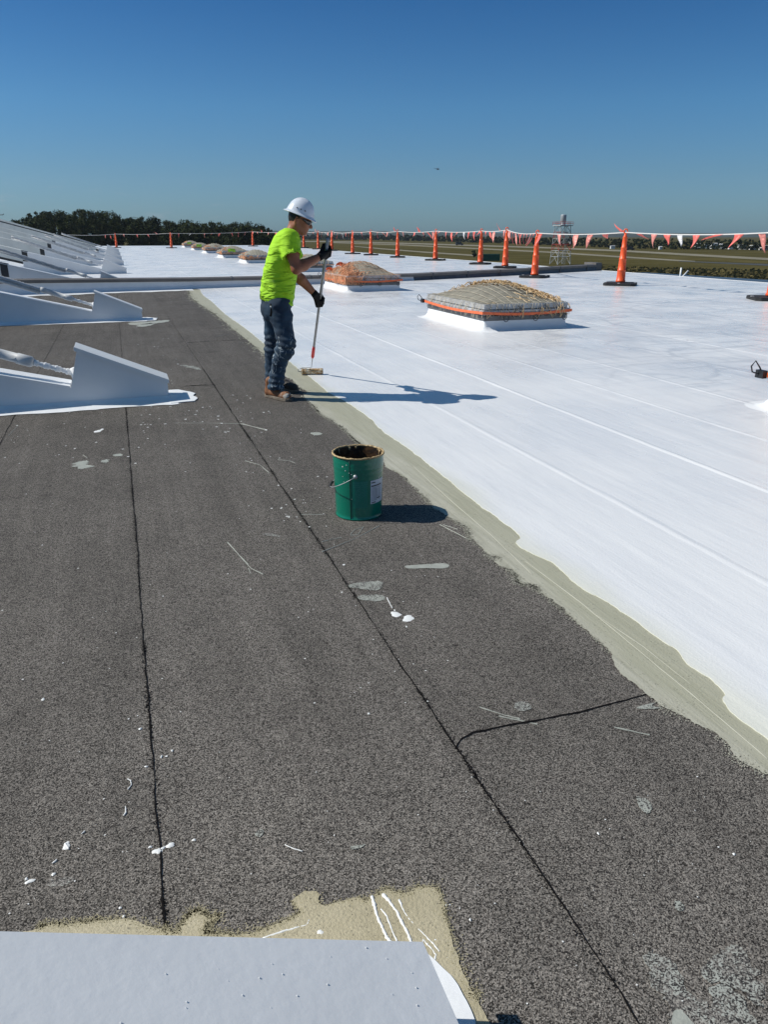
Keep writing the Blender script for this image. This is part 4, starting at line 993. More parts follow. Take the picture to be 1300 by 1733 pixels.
def body(X, Y, Z):
    d = head(X, Y, Z)
    nk = cap(X, Y, Z, hp(-.030, 0, -.035), neckB + np.array([-.004, 0, -.05]), .056, .066)
    d = su(d, nk, .03)
    d = su(d, torso(X, Y, Z, -.022, top=P3(490, 396, YC)[2]), .04)
    for sh, el, wr, r in ((shN, elN, wrN, 1), (shF, elF, wrF, 1)):
        d = su(d, cap(X, Y, Z, sh, el, .056, .047), .03)
        mid = el + (wr - el) * .3
        d = su(d, su(cap(X, Y, Z, el, mid, .045, .051), cap(X, Y, Z, mid, wr, .050, .031), .02), .02)
        d = su(d, ell(X, Y, Z, sh + (el - sh) * .5 + np.array([.008, 0, .0]), (.055, .05, .08)), .02)
    for hip, kn, an in ((hipN, knN, anN), (hipF, knF, anF)):
        d = su(d, su(cap(X, Y, Z, hip, kn, .085, .058), cap(X, Y, Z, kn, an, .056, .04), .03), .04)
    # hands inside the gloves and feet inside the boots keep the figure whole
    for wr, g in ((wrN, gN), (wrF, gF)): d = su(d, cap(X, Y, Z, wr, wr + (g - wr) * .55, .028, .024), .01)
    for (h_, t_), an in ((soleN, anN), (soleF, anF)):
        d = su(d, cap(X, Y, Z, an, h_ + (t_ - h_) * .12 + np.array([0, 0, .055]), .038, .034), .02); d = su(d, cap(X, Y, Z, h_ + (t_ - h_) * .12 + np.array([0, 0, .052]), h_ + (t_ - h_) * .8 + np.array([0, 0, .040]), .034, .028), .02)
    return d
lo_b = (-1.32, 6.80, -.01); hi_b = (-.46, 7.80, 1.86)
pa('body', body, lo_b, hi_b, .0085, M_['skin'])
def folds(X, Y, Z):
    # drag lines from the far shoulder down to the back hem, and loose noise
    s = (X * .8 + Z * 1.0 + Y * .35); f = (1 - 2 * np.abs(np.sin(s * 26 + 1.8 * vnoise(X, Y, Z, 7, 3))) ** .7) * np.clip(vnoise(X, Y, Z, 4, 5) + .5, 0, 1)
    lowz = np.clip((1.42 - Z) / .3, .15, 1)
    return -f * .017 * lowz + vnoise(X, Y, Z, 11, 8) * .008 + vnoise(X, Y, Z, 28, 9) * .0022
slN = P3(494.5, 433.5, 6.955); slF = P3(498, 437, 7.42)
def shirt(X, Y, Z):
    hem = np.interp(X, [P3(437, 505, YC)[0], P3(497, 518, YC)[0]], [P3(437, 505, YC)[2], P3(497, 518, YC)[2]])
    d = torso(X, Y, Z, 0, top=P3(490, 389.5, YC)[2], bot=-9)
    d = su(d, ell(X, Y, Z, P3(486, 403, YC), (.095, .215, .072)), .06)
    for sh, sl in ((shN, slN), (shF, slF)):
        q = cap(X, Y, Z, sh, sl + (sl - sh) * .3, .078, .090); ax = (sl - sh) / np.linalg.norm(sl - sh)
        cut = (X - sl[0]) * ax[0] + (Y - sl[1]) * ax[1] + (Z - sl[2]) * ax[2]; q = np.maximum(q, cut)
        inner = cap(X, Y, Z, sl - ax * .03, sl + ax * .1, .066, .075); q = sub(q, inner, .004)
        d = su(d, q, .028)
    d = d + folds(X, Y, Z)
    d = np.maximum(d, hem - Z)
    tube_in = torso(X, Y, Z, -.014, top=hem.max() - .0 if False else 9, bot=-9); low = np.maximum(tube_in, Z - (hem + .05)); d = sub(d, low, .004)
    # collar opening following the neck
    nkc = cap(X, Y, Z, hp(-.030, 0, -.035), neckB + np.array([.018, 0, -.03]), .066, .074); d = sub(d, nkc, .008)
    return d
pa('shirt', shirt, (-1.34, 6.80, .82), (-.52, 7.58, 1.66), .0075, M_['shirt'])
LEGN = [(470, 519, 7.09, .118), (475.5, 536, 7.08, .104), (481.5, 563, 7.06, .086), (485, 579, 7.045, .084), (481, 594, 7.05, .084), (473.5, 610, 7.07, .073), (468.5, 637, 7.09, .072), (466.5, 657, 7.10, .080)]
LEGF = [(467, 519, 7.27, .115), (464, 536, 7.29, .102), (462.5, 563, 7.32, .082), (461.5, 592, 7.34, .077), (460.5, 624, 7.39, .068), (460.5, 649, 7.42, .074)]
def jeans(X, Y, Z):
    d = None
    for LG in (LEGN, LEGF):
        q = None
        for a, b in zip(LG[:-1], LG[1:]):
            c = cap(X, Y, Z, P3(*a[:3]), P3(*b[:3]), a[3], b[3]); q = c if q is None else su(q, c, .02)
        cutz = P3(*LG[-1][:3])[2] - .012; q = np.maximum(q, cutz - Z); d = q if d is None else su(d, q, .03)
    d = su(d, torso(X, Y, Z, -.016, top=P3(470, 503, YC)[2], bot=P3(470, 521, YC)[2]), .03)
    d = su(d, ell(X, Y, Z, P3(461, 527, YC), (.10, .165, .095)), .04)
    kz = [P3(484, 590, 7.05)[2], .14]
    w_ = sum(np.exp(-((Z - k) / .10) ** 2) for k in kz)
    d = d + np.sin(Z * 105 + 2.5 * vnoise(X, Y, Z, 10, 12) + X * 20) * .0048 * (w_ + .25) + vnoise(X, Y, Z, 14, 13) * .006 + vnoise(X, Y, Z, 34, 14) * .002
    return d
pa('jeans', jeans, (-1.32, 6.88, .02), (-.72, 7.60, 1.02), .0075, M_['denim'])
def boot(h_, t_, an):
    ax = t_ - h_; Ln = np.linalg.norm(ax); ax = ax / Ln; sd_ = np.array([-ax[1], ax[0], 0])
    def fn(X, Y, Z):
        d = cap(X, Y, Z, h_ + ax * .045 + [0, 0, .052], h_ + ax * (Ln * .5) + [0, 0, .062], .044, .046)
        d = su(d, cap(X, Y, Z, h_ + ax * (Ln * .5) + [0, 0, .058], h_ + ax * (Ln - .055) + [0, 0, .045], .045, .044), .02)
        d = su(d, cap(X, Y, Z, h_ + ax * .06 + [0, 0, .07], h_ + ax * .075 + [0, 0, .16], .045, .050), .03)
        lz = np.sin(((X - h_[0]) * ax[0] + (Y - h_[1]) * ax[1]) * 230) * .002
        return np.maximum(d + lz * (Z > .07) + vnoise(X, Y, Z, 22, 4) * .004, .022 - Z)
    def sl(X, Y, Z):
        f = (X - h_[0]) * ax[0] + (Y - h_[1]) * ax[1]; s = (X - h_[0]) * sd_[0] + (Y - h_[1]) * sd_[1]
        wd = np.interp(f, [0, .03, .09, .16, .23, Ln - .03, Ln], [.028, .040, .037, .043, .050, .042, .020]); d = np.maximum(np.maximum(np.abs(s) - wd, np.maximum(-f, f - Ln)), np.abs(Z - .0165) - .0155)
        return d
    return fn, sl
for (h_, t_), an, m_ in ((soleN, anN, 'boot'), (soleF, anF, 'bootdark')):
    b_, s_ = boot(h_, t_, an); lo = np.minimum(h_, t_) - .10; hi = np.maximum(h_, t_) + .10; lo[2] = -.012; hi[2] = .24
    bo_ = pa('boot', b_, lo, hi, .006, M_[m_]); so = pa('sole', s_, lo, hi, .005, M_['sole']); so.parent = bo_; so.matrix_parent_inverse = Matrix.Identity(4); bpy.context.view_layer.update()
# gloves: palm, four bent fingers round the pole and a thumb
def glove(wr, g, flip, name='glove'):
    A = pd; pdir = g - wr; pdir = pdir - A * np.dot(pdir, A); pdir /= np.linalg.norm(pdir); Q = np.cross(A, pdir)   # Q: to one side of the pole
    if flip: Q = -Q
    def c(ang, r, a): return g + (pdir * math.cos(ang) + Q * math.sin(ang)) * r + A * a
    def fn(X, Y, Z):
        d = cap(X, Y, Z, wr - (g - wr) * .05, wr + (g - wr) * .35, .036, .038)
        kn = [c(math.radians(150), .048, a) for a in (.036, .013, -.011, -.034)]
        for k in kn: d = su(d, cap(X, Y, Z, wr + (g - wr) * .30, k, .026, .0165), .014)
        for i, a in enumerate((.036, .013, -.011, -.034)):
            L_ = (1, 1.06, 1, .84)[i]; angs = [150, 88, 30, -28 * L_, -72 * L_]; rad = [.048, .041, .036, .033, .031]; pts = [c(math.radians(t), r_, a + .002 * j) for j, (t, r_) in enumerate(zip(angs, rad))]
            rr = [.0145, .0128, .012, .011, .0098]
            q = None
            for j in range(4):
                k = cap(X, Y, Z, pts[j], pts[j + 1], rr[j], rr[j + 1]); q = k if q is None else su(q, k, .004)
            d = su(d, q, .0035)
        tp = [wr + (g - wr) * .42 + A * .022 - Q * .012, c(math.radians(215), .046, .050), c(math.radians(268), .034, .060), c(math.radians(320), .032, .056)]
        q = None
        for j in range(3):
            k = cap(X, Y, Z, tp[j], tp[j + 1], (.019, .0155, .0135)[j], (.0155, .0135, .0115)[j]); q = k if q is None else su(q, k, .005)
        return su(d, q, .007)
    lo = np.minimum(wr, g) - .10; hi = np.maximum(wr, g) + .10
    return pa(name, fn, lo, hi, .0042, M_['glove'])
glove(wrN, gN, True); glove(wrF, gF, True)
# hair
def hairf(X, Y, Z):
    d = ell(X, Y, Z, hp(-.012, 0, .022), (.1025, .081, .102), HB)
    f = (X - hc[0]) * Fv_[0] + (Y - hc[1]) * Fv_[1] + (Z - hc[2]) * Fv_[2]; u = (X - hc[0]) * Uv[0] + (Y - hc[1]) * Uv[1] + (Z - hc[2]) * Uv[2]
    edge = np.maximum(f + .030 - np.clip(u - .005, 0, .05) * 1.6, -.045 - u); return np.maximum(d + vnoise(X, Y, Z, 60, 2) * .0015, edge)
pa('hair', hairf, hc - .15, hc + .15, .005, M_['hair'])
# hard hat with full brim and ridges
def place_head(o, c): # local x=F, y=-S (left), z=U
    B = Matrix(((Fv_[0], -Sv[0], Uv[0], c[0]), (Fv_[1], -Sv[1], Uv[1], c[1]), (Fv_[2], -Sv[2], Uv[2], c[2]), (0, 0, 0, 1)))
    o.parent = man; o.matrix_parent_inverse = Matrix.Translation(-mo); o.matrix_basis = B; return o
m = MB(); nth = 72; V = []
prof = [(0, 1.0), (.18, .985), (.36, .93), (.55, .83), (.72, .68), (.85, .49), (.94, .28), (.985, .10), (1.0, .02)]
for (r, z) in prof:
    for k in range(nth):
        th = 2 * PI * k / nth; x = .128 * r * math.cos(th); y = .108 * r * math.sin(th); zz = .132 * z
        rid = max(0, 1 - abs(abs(y) - .030) / .008) + max(0, 1 - abs(y) / .010)
        V.append((x, y, zz + .006 * min(rid, 1) * (z > .3) * (1 if r > .05 else 1)))
for (e, z) in ((1.04, -.002), (1.18, -.012), (1.30, -.017), (1.305, -.021), (1.18, -.017), (.98, -.008), (.95, .02)):
    for k in range(nth):
        th = 2 * PI * k / nth; fr = 1 + .05 * max(0, math.cos(th)); V.append((.128 * (1 + (e - 1) * .72) * fr * math.cos(th) if e > 1 else .128 * e * math.cos(th), .108 * (1 + (e - 1) * .95) * math.sin(th) if e > 1 else .108 * e * math.sin(th), z))
nr = len(prof) + 7
m.add(V, [(i * nth + k, i * nth + (k + 1) % nth, (i + 1) * nth + (k + 1) % nth, (i + 1) * nth + k) for i in range(nr - 1) for k in range(nth)])
hat = m.build('hard_hat', M_['hat'], None, True); place_head(hat, hp(-.012, 0, .052)); 
rotf = Matrix.Rotation(math.radians(4), 4, 'Y'); hat.matrix_basis = hat.matrix_basis @ rotf
m = MB()
for s_ in (-1, 1):
    for a in (-.045, -.01, .03): m.box((a, s_ * .1045 * math.sqrt(max(.1, 1 - (a / .128) ** 2)), .034), (.012, .006, .007))
sl_ = m.build('hat_slot', M_['gloveback'], hat)
# wrap-around sunglasses
m = MB(); V = []
for k in range(19):
    t = (k - 9) / 9; a = t * 1.38; x = .104 * math.cos(a) - .004; y = .078 * math.sin(a)
    hgt = .019 * (1 - .75 * max(0, abs(t) - .55) / .45); notch = .010 * max(0, 1 - abs(t) / .12)
    V += [(x + .004, y * 1.04, .012 + .006), (x + .006, y * 1.05, .012 - hgt * .2), (x + .002, y * 1.03, .012 - 1.75 * hgt + notch), (x - .003, y, .012 - 1.75 * hgt + notch), (x - .001, y * 1.0, .018)]
m.add(V, [(5 * i + k, 5 * i + (k + 1) % 5, 5 * i + 5 + (k + 1) % 5, 5 * i + 5 + k) for i in range(18) for k in range(5)])
for s_ in (-1, 1): m.tube([(.016, s_ * .079, .012), (-.02, s_ * .083, .010), (-.045, s_ * .083, -.004)], .003, 6)
gl = m.build('sunglasses', M_['lens'], None, True); place_head(gl, hp(0.004, 0, .0))
# key strap hanging at the hip
m = MB(); kp = [P3(457.5, 514, 6.965), P3(458.5, 521, 6.955), P3(459, 528, 6.955), P3(458, 535, 6.965)]; kp = [Vector(k) - mo for k in kp]
m.tube(kp, [.008, .006, .010, .012], 6); m.build('key_strap', M_['glove'], man, True)
m = MB(); m.tube([kp[0] + Vector((.003, -.01, -.02)), kp[1] + Vector((.002, -.01, 0))], .006, 6); m.build('key_clip', M_['galv'], man, True)

# ------------------------------------------------------------------ paint roller
pr_ = empty('paint_roller', poleB, 0, 'long grey pole with red ferrule and tan roller, held in the worker gloves', 'paint roller'); po = Vector(poleB)
def V3(a): return Vector(a) - po
topEnd = poleT + pd * .035
m = MB(); m.tube([V3(poleB + pd * .20), V3(poleB + pd * .95), V3(poleB + pd * .951), V3(topEnd)], [.0135, .0135, .0155, .0155], 14); m.build('pole', M_['polemetal'] if 'polemetal' in M_ else mat('grey_fibreglass_pole', (.30, .31, .33), .4, noise=(30, .15)), pr_, True)
m = MB(); m.tube([V3(poleB + pd * .02), V3(poleB + pd * .05), V3(poleB + pd * .17), V3(poleB + pd * .22)], [.012, .019, .018, .0145], 14); m.build('ferrule', mat('red_ferrule', (.62, .035, .04), .4), pr_, True)
rl = np.array(ground(510.5, 635)); rr_ = np.array(ground(547, 634.5)); rad = .034; rl[2] = rr_[2] = rad + .008
axr = (rr_ - rl) / np.linalg.norm(rr_ - rl)
m = MB(); e0 = rl - axr * .035
wire = [poleB + pd * .03, poleB - pd * .02, np.array(plane(527, 621.5, rl[1] - .02)), np.array(plane(512, 622, rl[1] - .01)), np.array(plane(508, 624, rl[1])), e0 + np.array([-.002, 0, .03]), e0, rl]
m.tube([V3(q) for q in wire], .0055, 8); m.build('wire_frame', M_['galv'], pr_, True)
nb = NB('used_roller_nap'); vec = nb.coord(); c_ = nb.mix(nb.rng(nb.noise(vec, 26, 4, .6), .45, .62), (.36, .22, .10), (.66, .61, .48)); M_['nap'] = nb.done(c_, .9, nb.bump(nb.noise(vec, 160, 3), .9, .004))
m = MB(); n = 22; P = [V3(rl + (rr_ - rl) * i / n) for i in range(n + 1)]; m.tube(P, [rad * (1 + .05 * math.sin(i * 1.7) + .03 * math.sin(i * 3.1)) for i in range(n + 1)], 18); m.build('roller_sleeve', M_['nap'], pr_, True)
m = MB(); m.tube([V3(rl - axr * .004), V3(rl + axr * .002)], .022, 14); m.build('end_cap', M_['steel'], pr_)

# ------------------------------------------------------------------ green steel pail
bk = empty('paint_bucket', ground(607.5, 868), math.radians(0), 'open green steel pail with wire handle and white side label on the dark felt', 'bucket')
M_['green'] = mat('green_enamel', (.0, .165, .105), .25, spec=.6, noise=(5, .07)); M_['green2'] = mat('pail_print_grey_green', (.022, .205, .16), .35)
nb = NB('dried_coating_inside'); vec = nb.coord(); M_['inside'] = nb.done(nb.mix(nb.rng(nb.noise(vec, 22, 5, .65), .4, .62), (.012, .007, .004), (.085, .042, .014)), .5, nb.bump(nb.noise(vec, 60, 4), .7, .004))
M_['rim'] = mat('paint_crusted_rim', (.42, .30, .15), .6, noise=(60, .55, 5), bump=(110, .8, .004))
H = .362; r0, r1 = .1305, .1415
def rad_z(z): return r0 + (r1 - r0) * z / H
pf = [(0, .012), (r0 - .006, .010), (r0 - .002, .0), (r0 + .003, .002), (r0 + .003, .010), (r0, .014)]
for z in np.linspace(.03, H, 34):
    r = rad_z(z)
    for zc, a in ((.297, .0045), (.322, .0022), (.268, .0016)): r += a * math.exp(-((z - zc) / .0052) ** 2)
    pf.append((r, float(z)))
m = MB(); m.lathe(pf, 64); m.build('shell', M_['green'], bk, True)
m = MB(); m.lathe([(r1 - .003, H), (rad_z(.26) - .003, .26), (rad_z(.05) - .003, .05), (0, .05)], 48); m.build('inside_wall', M_['inside'], bk, True)
m = MB(); V = []; rg = random.Random(4); nn = 96
for k in range(nn):
    th = 2 * PI * k / nn; wob = rg.uniform(-.0012, .0016)
    for q in range(8):
        a = 2 * PI * q / 8; rr = .0058 + wob; V.append(((r1 + .001 + rr * math.cos(a)) * math.cos(th), (r1 + .001 + rr * math.cos(a)) * math.sin(th), H + rr * math.sin(a) * .9 + wob))
m.add(V, [(k * 8 + q, k * 8 + (q + 1) % 8, ((k + 1) % nn) * 8 + (q + 1) % 8, ((k + 1) % nn) * 8 + q) for k in range(nn) for q in range(8)]); m.build('rim', M_['rim'], bk, True)
m = MB()
for i in range(14):
    th = rg.uniform(-.2, 2.6); z = H - rg.uniform(.01, .05); m.tube([((r1 - .006) * math.cos(th), (r1 - .006) * math.sin(th), H - .003), ((r1 - .007) * math.cos(th), (r1 - .007) * math.sin(th), z)], [.006, .004], 6)
m.build('dried_runs', M_['rim'], bk, True)
def on_pail(th, z, off=.001): r = rad_z(z) + off; return Vector((r * math.cos(th), r * math.sin(th), z))
m = MB(); ths = math.radians(-108); m.tube([on_pail(ths, z, .0005) for z in np.linspace(.008, .352, 12)], .0022, 6); m.build('welded_seam', mat('seam_dark_green', (.003, .05, .035), .4), bk, True)
def curved(name, th0, th1, z0, z1, off, mt, parent, n=12, nz=2):
    m = MB(); V = []
    for j in range(nz + 1):
        for i in range(n + 1): V.append(on_pail(th0 + (th1 - th0) * i / n, z0 + (z1 - z0) * j / nz, off))
    m.add(V, [(j * (n + 1) + i, j * (n + 1) + i + 1, (j + 1) * (n + 1) + i + 1, (j + 1) * (n + 1) + i) for j in range(nz) for i in range(n)]); return m.build(name, mt, parent, True)
D_ = math.radians
M_['labelw'] = mat('white_paper_label', (.58, .60, .64), .6, noise=(9, .06)); M_['ink'] = mat('black_print', (.02, .02, .025), .6); M_['inkg'] = mat('grey_print', (.26, .27, .30), .6)
lb = curved('label', D_(-59), D_(-14), .095, .232, .0014, M_['labelw'], bk)
m = MB()
def bar(m, th0, th1, z0, z1, off=.0022):
    n = 6; V = []
    for i in range(n + 1): V += [on_pail(th0 + (th1 - th0) * i / n, z0, off), on_pail(th0 + (th1 - th0) * i / n, z1, off)]
    m.add(V, [(2 * i, 2 * i + 2, 2 * i + 3, 2 * i + 1) for i in range(n)])
bar(m, D_(-57), D_(-46), .216, .222); bar(m, D_(-57), D_(-24), .196, .203); bar(m, D_(-40), D_(-27), .120, .126); bar(m, D_(-56), D_(-44), .100, .105)
m.build('bold_text_line', M_['ink'], lb); m = MB(); rg = random.Random(2)
for i in range(12): z = .188 - .0068 * i; bar(m, D_(-56), D_(-49), z, z + .0026); bar(m, D_(-47), D_(-47 + rg.uniform(5, 12)), z, z + .0026); bar(m, D_(-33), D_(-33 + rg.uniform(4, 12)), z, z + .0022)
for th in (-48, -42, -34): bar(m, D_(th), D_(th + .7), .112, .192)
m.build('fine_text', M_['inkg'], lb)
# faint printed panel with two text blocks and a ringed no-symbol
em = curved('printed_emblem', D_(-102), D_(-66), .075, .235, .0008, mat('pail_print_panel', (.0, .178, .125), .3), bk)
m = MB()
for j, z in enumerate((.232, .220, .208)): bar(m, D_(-101), D_(-86), z - .009, z - .0035, .0016); bar(m, D_(-84), D_(-67), z - .009, z - .0035, .0016)
cz, cth, cr_ = .165, D_(-83.5), .028
for k in range(28):
    a0, a1 = 2 * PI * k / 28, 2 * PI * (k + 1) / 28; V = []
    for a in (a0, a1):
        for r in (cr_, cr_ - .004): V.append(on_pail(cth + r * math.cos(a) / r1, cz + r * math.sin(a), .0016))
    m.add(V, [(0, 2, 3, 1)])
def seg2(x0, y0, x1, y1, w_=.0018):
    d = Vector((x1 - x0, y1 - y0)).normalized(); q = Vector((-d.y, d.x)) * w_; V = [on_pail(cth + (a + s * q.x) / r1, cz + b + s * q.y, .0016) for a, b in ((x0, y0), (x1, y1)) for s in (1, -1)]; m.add(V, [(0, 2, 3, 1)])
seg2(-.019, .019, .019, -.019, .0022); seg2(-.012, -.014, .016, .010); seg2(-.006, .016, .008, -.014); seg2(.002, .012, .018, -.002); seg2(-.016, -.004, .002, -.018); seg2(-.004, .022, -.004, .045)
m.build('emblem_print', M_['green2'], em)
# ears and bail handle drooped to the left
for th in (D_(-95 + 0), D_(85)):
    m = MB(); c = on_pail(th, .262, .0); o_ = Vector((math.cos(th), math.sin(th), 0)); m.tube([c, c + o_ * .004, c + o_ * .0045, c + o_ * .011, c + o_ * .012], [.012, .012, .007, .007, .003], 14); m.build('handle_ear', M_['galv'], bk, True)
e1, e2 = on_pail(D_(-95), .262, .012), on_pail(D_(85), .262, .012)
mid = (e1 + e2) / 2; ac = (e1 - e2) / 2; out = Vector((-.1575, -.012, -.085)); P = []
for k in range(25):
    a = PI * k / 24; P.append(mid + ac * math.cos(a) * 1.02 + out * math.sin(a) ** .8)
m = MB(); m.tube(P, .0021, 8); m.build('wire_handle', M_['galv'], bk, True)
m = MB(); m.tube(P[10:15], .0075, 10); m.build('handle_grip', M_['rubber'], bk, True)
m = MB(); rg = random.Random(8)
for i in range(16):
    th = D_(rg.choice((rg.uniform(-130, -100), rg.uniform(-45, -20)))); z = rg.uniform(.2, .34) if i < 12 else rg.uniform(.1, .2); c = on_pail(th, z, .0008); s = rg.uniform(.0015, .0035); o_ = Vector((math.cos(th), math.sin(th), 0)); t_ = Vector((-math.sin(th), math.cos(th), 0))
    m.add([c + o_ * .001 + t_ * s * math.cos(a) + Vector((0, 0, 1.3 * s * math.sin(a))) for a in [2 * PI * q / 8 for q in range(8)]], [tuple(range(8))])
m.build('paint_spots', M_['splat'], bk)

# ------------------------------------------------------------------ airfield below the roof
ZG = -8.5
nb = NB('airfield_grass'); vec = nb.coord()
n1 = nb.noise(nb.coord(0, (1, 3.0, 1)), .02, 6, .6); n2 = nb.noise(nb.coord(0, (1, 2.0, 1)), .25, 4, .6)
c_ = nb.mix(nb.rng(n1, .35, .65), (.062, .056, .022), (.115, .098, .042)); c_ = nb.mix(nb.rng(n2, .3, .7, 0, .6), c_, (.048, .043, .017)); M_['grass'] = nb.done(c_, 1.0, spec=0.0)
m = MB(); m.add([(-9000, -9000, ZG), (9000, -9000, ZG), (9000, 9000, ZG), (-9000, 9000, ZG)], [(0, 1, 2, 3)]); g_ = m.build('ground', M_['grass']); tag(g_, kind='structure')
M_['conc'] = mat('pale_taxiway_concrete', (.22, .20, .15), .9, spec=.1, noise=(.08, .15)); M_['asph'] = mat('dark_taxiway_asphalt', (.055, .055, .052), .8, noise=(.05, .15))
def strip(name, pts, mt, z):
    up = [ground(x, y - t / 2, ZG) for x, y, t in pts]; dn = [ground(x, y + t / 2, ZG) for x, y, t in pts]; m = MB()
    V = [Vector((p.x, p.y, ZG + z)) for p in up + dn]; n = len(pts); m.add(V, [(i, i + 1, n + i + 1, n + i) for i in range(n - 1)]); o = m.build(name, mt); tag(o, kind='structure'); return o
strip('taxiway', [(470, 408, 1.4), (600, 409.4, 1.6), (711, 412.6, 2.0), (932, 419.5, 2.3), (1054, 424.6, 2.8), (1300, 438.5, 3.6), (1500, 450, 4)], M_['conc'], .03)
strip('taxiway', [(560, 410.5, 1.2), (683, 414.6, 1.6), (932, 427, 2.2), (1054, 435, 2.6), (1177, 442.8, 2.0)], M_['conc'], .05)
strip('taxiway', [(1150, 442.2, 1.0), (1300, 448.5, 3.2), (1500, 459, 4)], M_['asph'], .06)
strip('path', [(600, 417, 1.0), (644, 421, 1.6), (720, 427, 2.0), (808, 432.8, 2.2)], M_['conc'], .07)
strip('field_patch', [(600, 413, 3.0), (900, 424, 3.4), (1300, 444.2, 4)], mat('mown_dry_grass', (.10, .085, .035), 1.0, spec=0.0, noise=(.05, .3)), .02)

# trees
M_['leafdk'] = mat('dark_wood_foliage', (.040, .050, .017), .95, spec=.1, noise=(.12, .45, 3)); M_['leafrt'] = mat('far_tree_foliage', (.030, .040, .022), .95, spec=.1, noise=(.05, .4, 3)); M_['bark'] = mat('bark', (.07, .05, .035), .9)
M_['ridge'] = mat('distant_wooded_ridge', (.040, .055, .050), .95, noise=(.01, .3))
def crown_faces(c, rx, rz, n, rg, leaf):
    """leaf clumps spread through an uneven crown, returned as (n*4,3) vertices"""
    K = max(5, int(n / 45)); cl = []
    for _ in range(K):
        a = rg.uniform(0, 2 * PI); u_ = rg.uniform(-.9, 1.0); r = rg.uniform(.25, .85) * math.sqrt(max(0.05, 1 - u_ * u_ * .8)); cl.append((c[0] + rx * r * math.cos(a), c[1] + rx * r * math.sin(a), c[2] + rz * u_ * .85, rg.uniform(.22, .42) * rx))
    cl = np.array(cl); pick = rg.randint(0, K, n); d = rg.randn(n, 3); d /= np.linalg.norm(d, axis=1)[:, None]; rr = rg.rand(n) ** .4
    P = cl[pick, :3] + d * (cl[pick, 3] * rr)[:, None] * np.array([1, 1, .8])
    a = rg.randn(n, 3); a /= np.linalg.norm(a, axis=1)[:, None]; b = np.cross(a, d + .3 * rg.randn(n, 3)); b /= np.linalg.norm(b, axis=1)[:, None] + 1e-9; s = leaf * rg.uniform(.6, 1.3, n)[:, None]
    return np.stack([P - a * s, P + b * s * .7, P + a * s, P - b * s * .7], 1).reshape(-1, 3)
def leaf_mesh(name, V, mt, parent=None):
    n = len(V) // 4; me = bpy.data.meshes.new(name); me.vertices.add(len(V)); me.vertices.foreach_set('co', np.ascontiguousarray(V, dtype=np.float32).ravel())
    me.loops.add(4 * n); me.loops.foreach_set('vertex_index', np.arange(4 * n, dtype=np.int32)); me.polygons.add(n); me.polygons.foreach_set('loop_start', np.arange(0, 4 * n, 4, dtype=np.int32)); me.polygons.foreach_set('loop_total', np.full(n, 4, dtype=np.int32)); me.update(); me.validate()
    return link(name, me, mt, parent)
def zat(py, d): return EYE + (HORIZON - py) / (F_PX / CP) * d
def wx(px, d): return (px - 650) / F_PX * (d * CP + 4 * SP)
rs = np.random.RandomState(3)
OUT = [(-120, 372), (20, 376), (35, 373), (50, 369), (62, 363), (75, 363), (92, 358), (108, 361), (125, 360), (142, 357), (160, 357), (178, 359), (195, 361), (208, 367), (222, 368), (238, 371), (262, 367), (272, 373), (300, 376), (318, 374), (345, 379), (380, 377), (405, 378), (425, 379), (440, 382), (456, 386), (466, 391)]
ox, oy = [q[0] for q in OUT], [q[1] for q in OUT]
LV = []
for row, (d0, n, drop) in enumerate(((385, 46, 0.0), (372, 44, 1.5), (356, 40, 6.0), (350, 44, 12.0))):
    for i in range(n):
        px = -120 + 586 * (i + rs.rand() * .8) / n; d = d0 + rs.uniform(-6, 6); py = np.interp(px, ox, oy) + drop * rs.uniform(.6, 1.3) + rs.uniform(-.5, 3.2); zt = zat(py, d); rz = rs.uniform(4.2, 6.0); rx = rs.uniform(3.6, 5.6)
        if px > 440: rx *= .6; rz *= .6
        LV.append(crown_faces((wx(px, d), d, zt - rz * .92), rx, rz, 900, rs, .34))
for i in range(150):
    px = -120 + 586 * rs.rand(); d = rs.uniform(352, 380); py = np.interp(px, ox, oy); zt = zat(py, d); lo_ = rs.uniform(ZG + 3, max(ZG + 4, zt - 7))
    LV.append(crown_faces((wx(px, d), d, lo_), 5.5, 4.5, 260, rs, .75))
wood = leaf_mesh('woodland', np.concatenate(LV), M_['leafdk']); tag(wood, 'dark dense wood beyond the roof on the left, behind the pennant line', None, None, 'stuff')
if 'category' not in wood: wood['category'] = 'wood'
for i, (px, py, rx, rz, lab) in enumerate(((90, 356, 2.4, 4.2, 'spiky tree crown poking highest above the left part of the dark wood'), (64, 361, 3.4, 3.2, 'loose airy tree crown with sky showing through at the left end of the wood'), (263, 366.5, 2.2, 3.4, 'small rounded treetop standing above the wood left of the worker'))):
    d = 392; t = empty('pine_tree', (wx(px, d), d, ZG), 0, lab, 'tree'); zt = zat(py, d) - ZG
    leaf_mesh('crown', crown_faces((0, 0, zt - rz), rx, rz, 420, rs, .42), M_['leafdk'], t)
    m = MB(); m.tube([(0, 0, 0), (.2, 0, zt * .5), (0, .1, zt - rz)], [.35, .25, .12], 8); m.tube([(.1, 0, zt - rz * 1.6), (rx * .6, .2, zt - rz * .8)], [.12, .05], 6); m.build('trunk', M_['bark'], t, True)
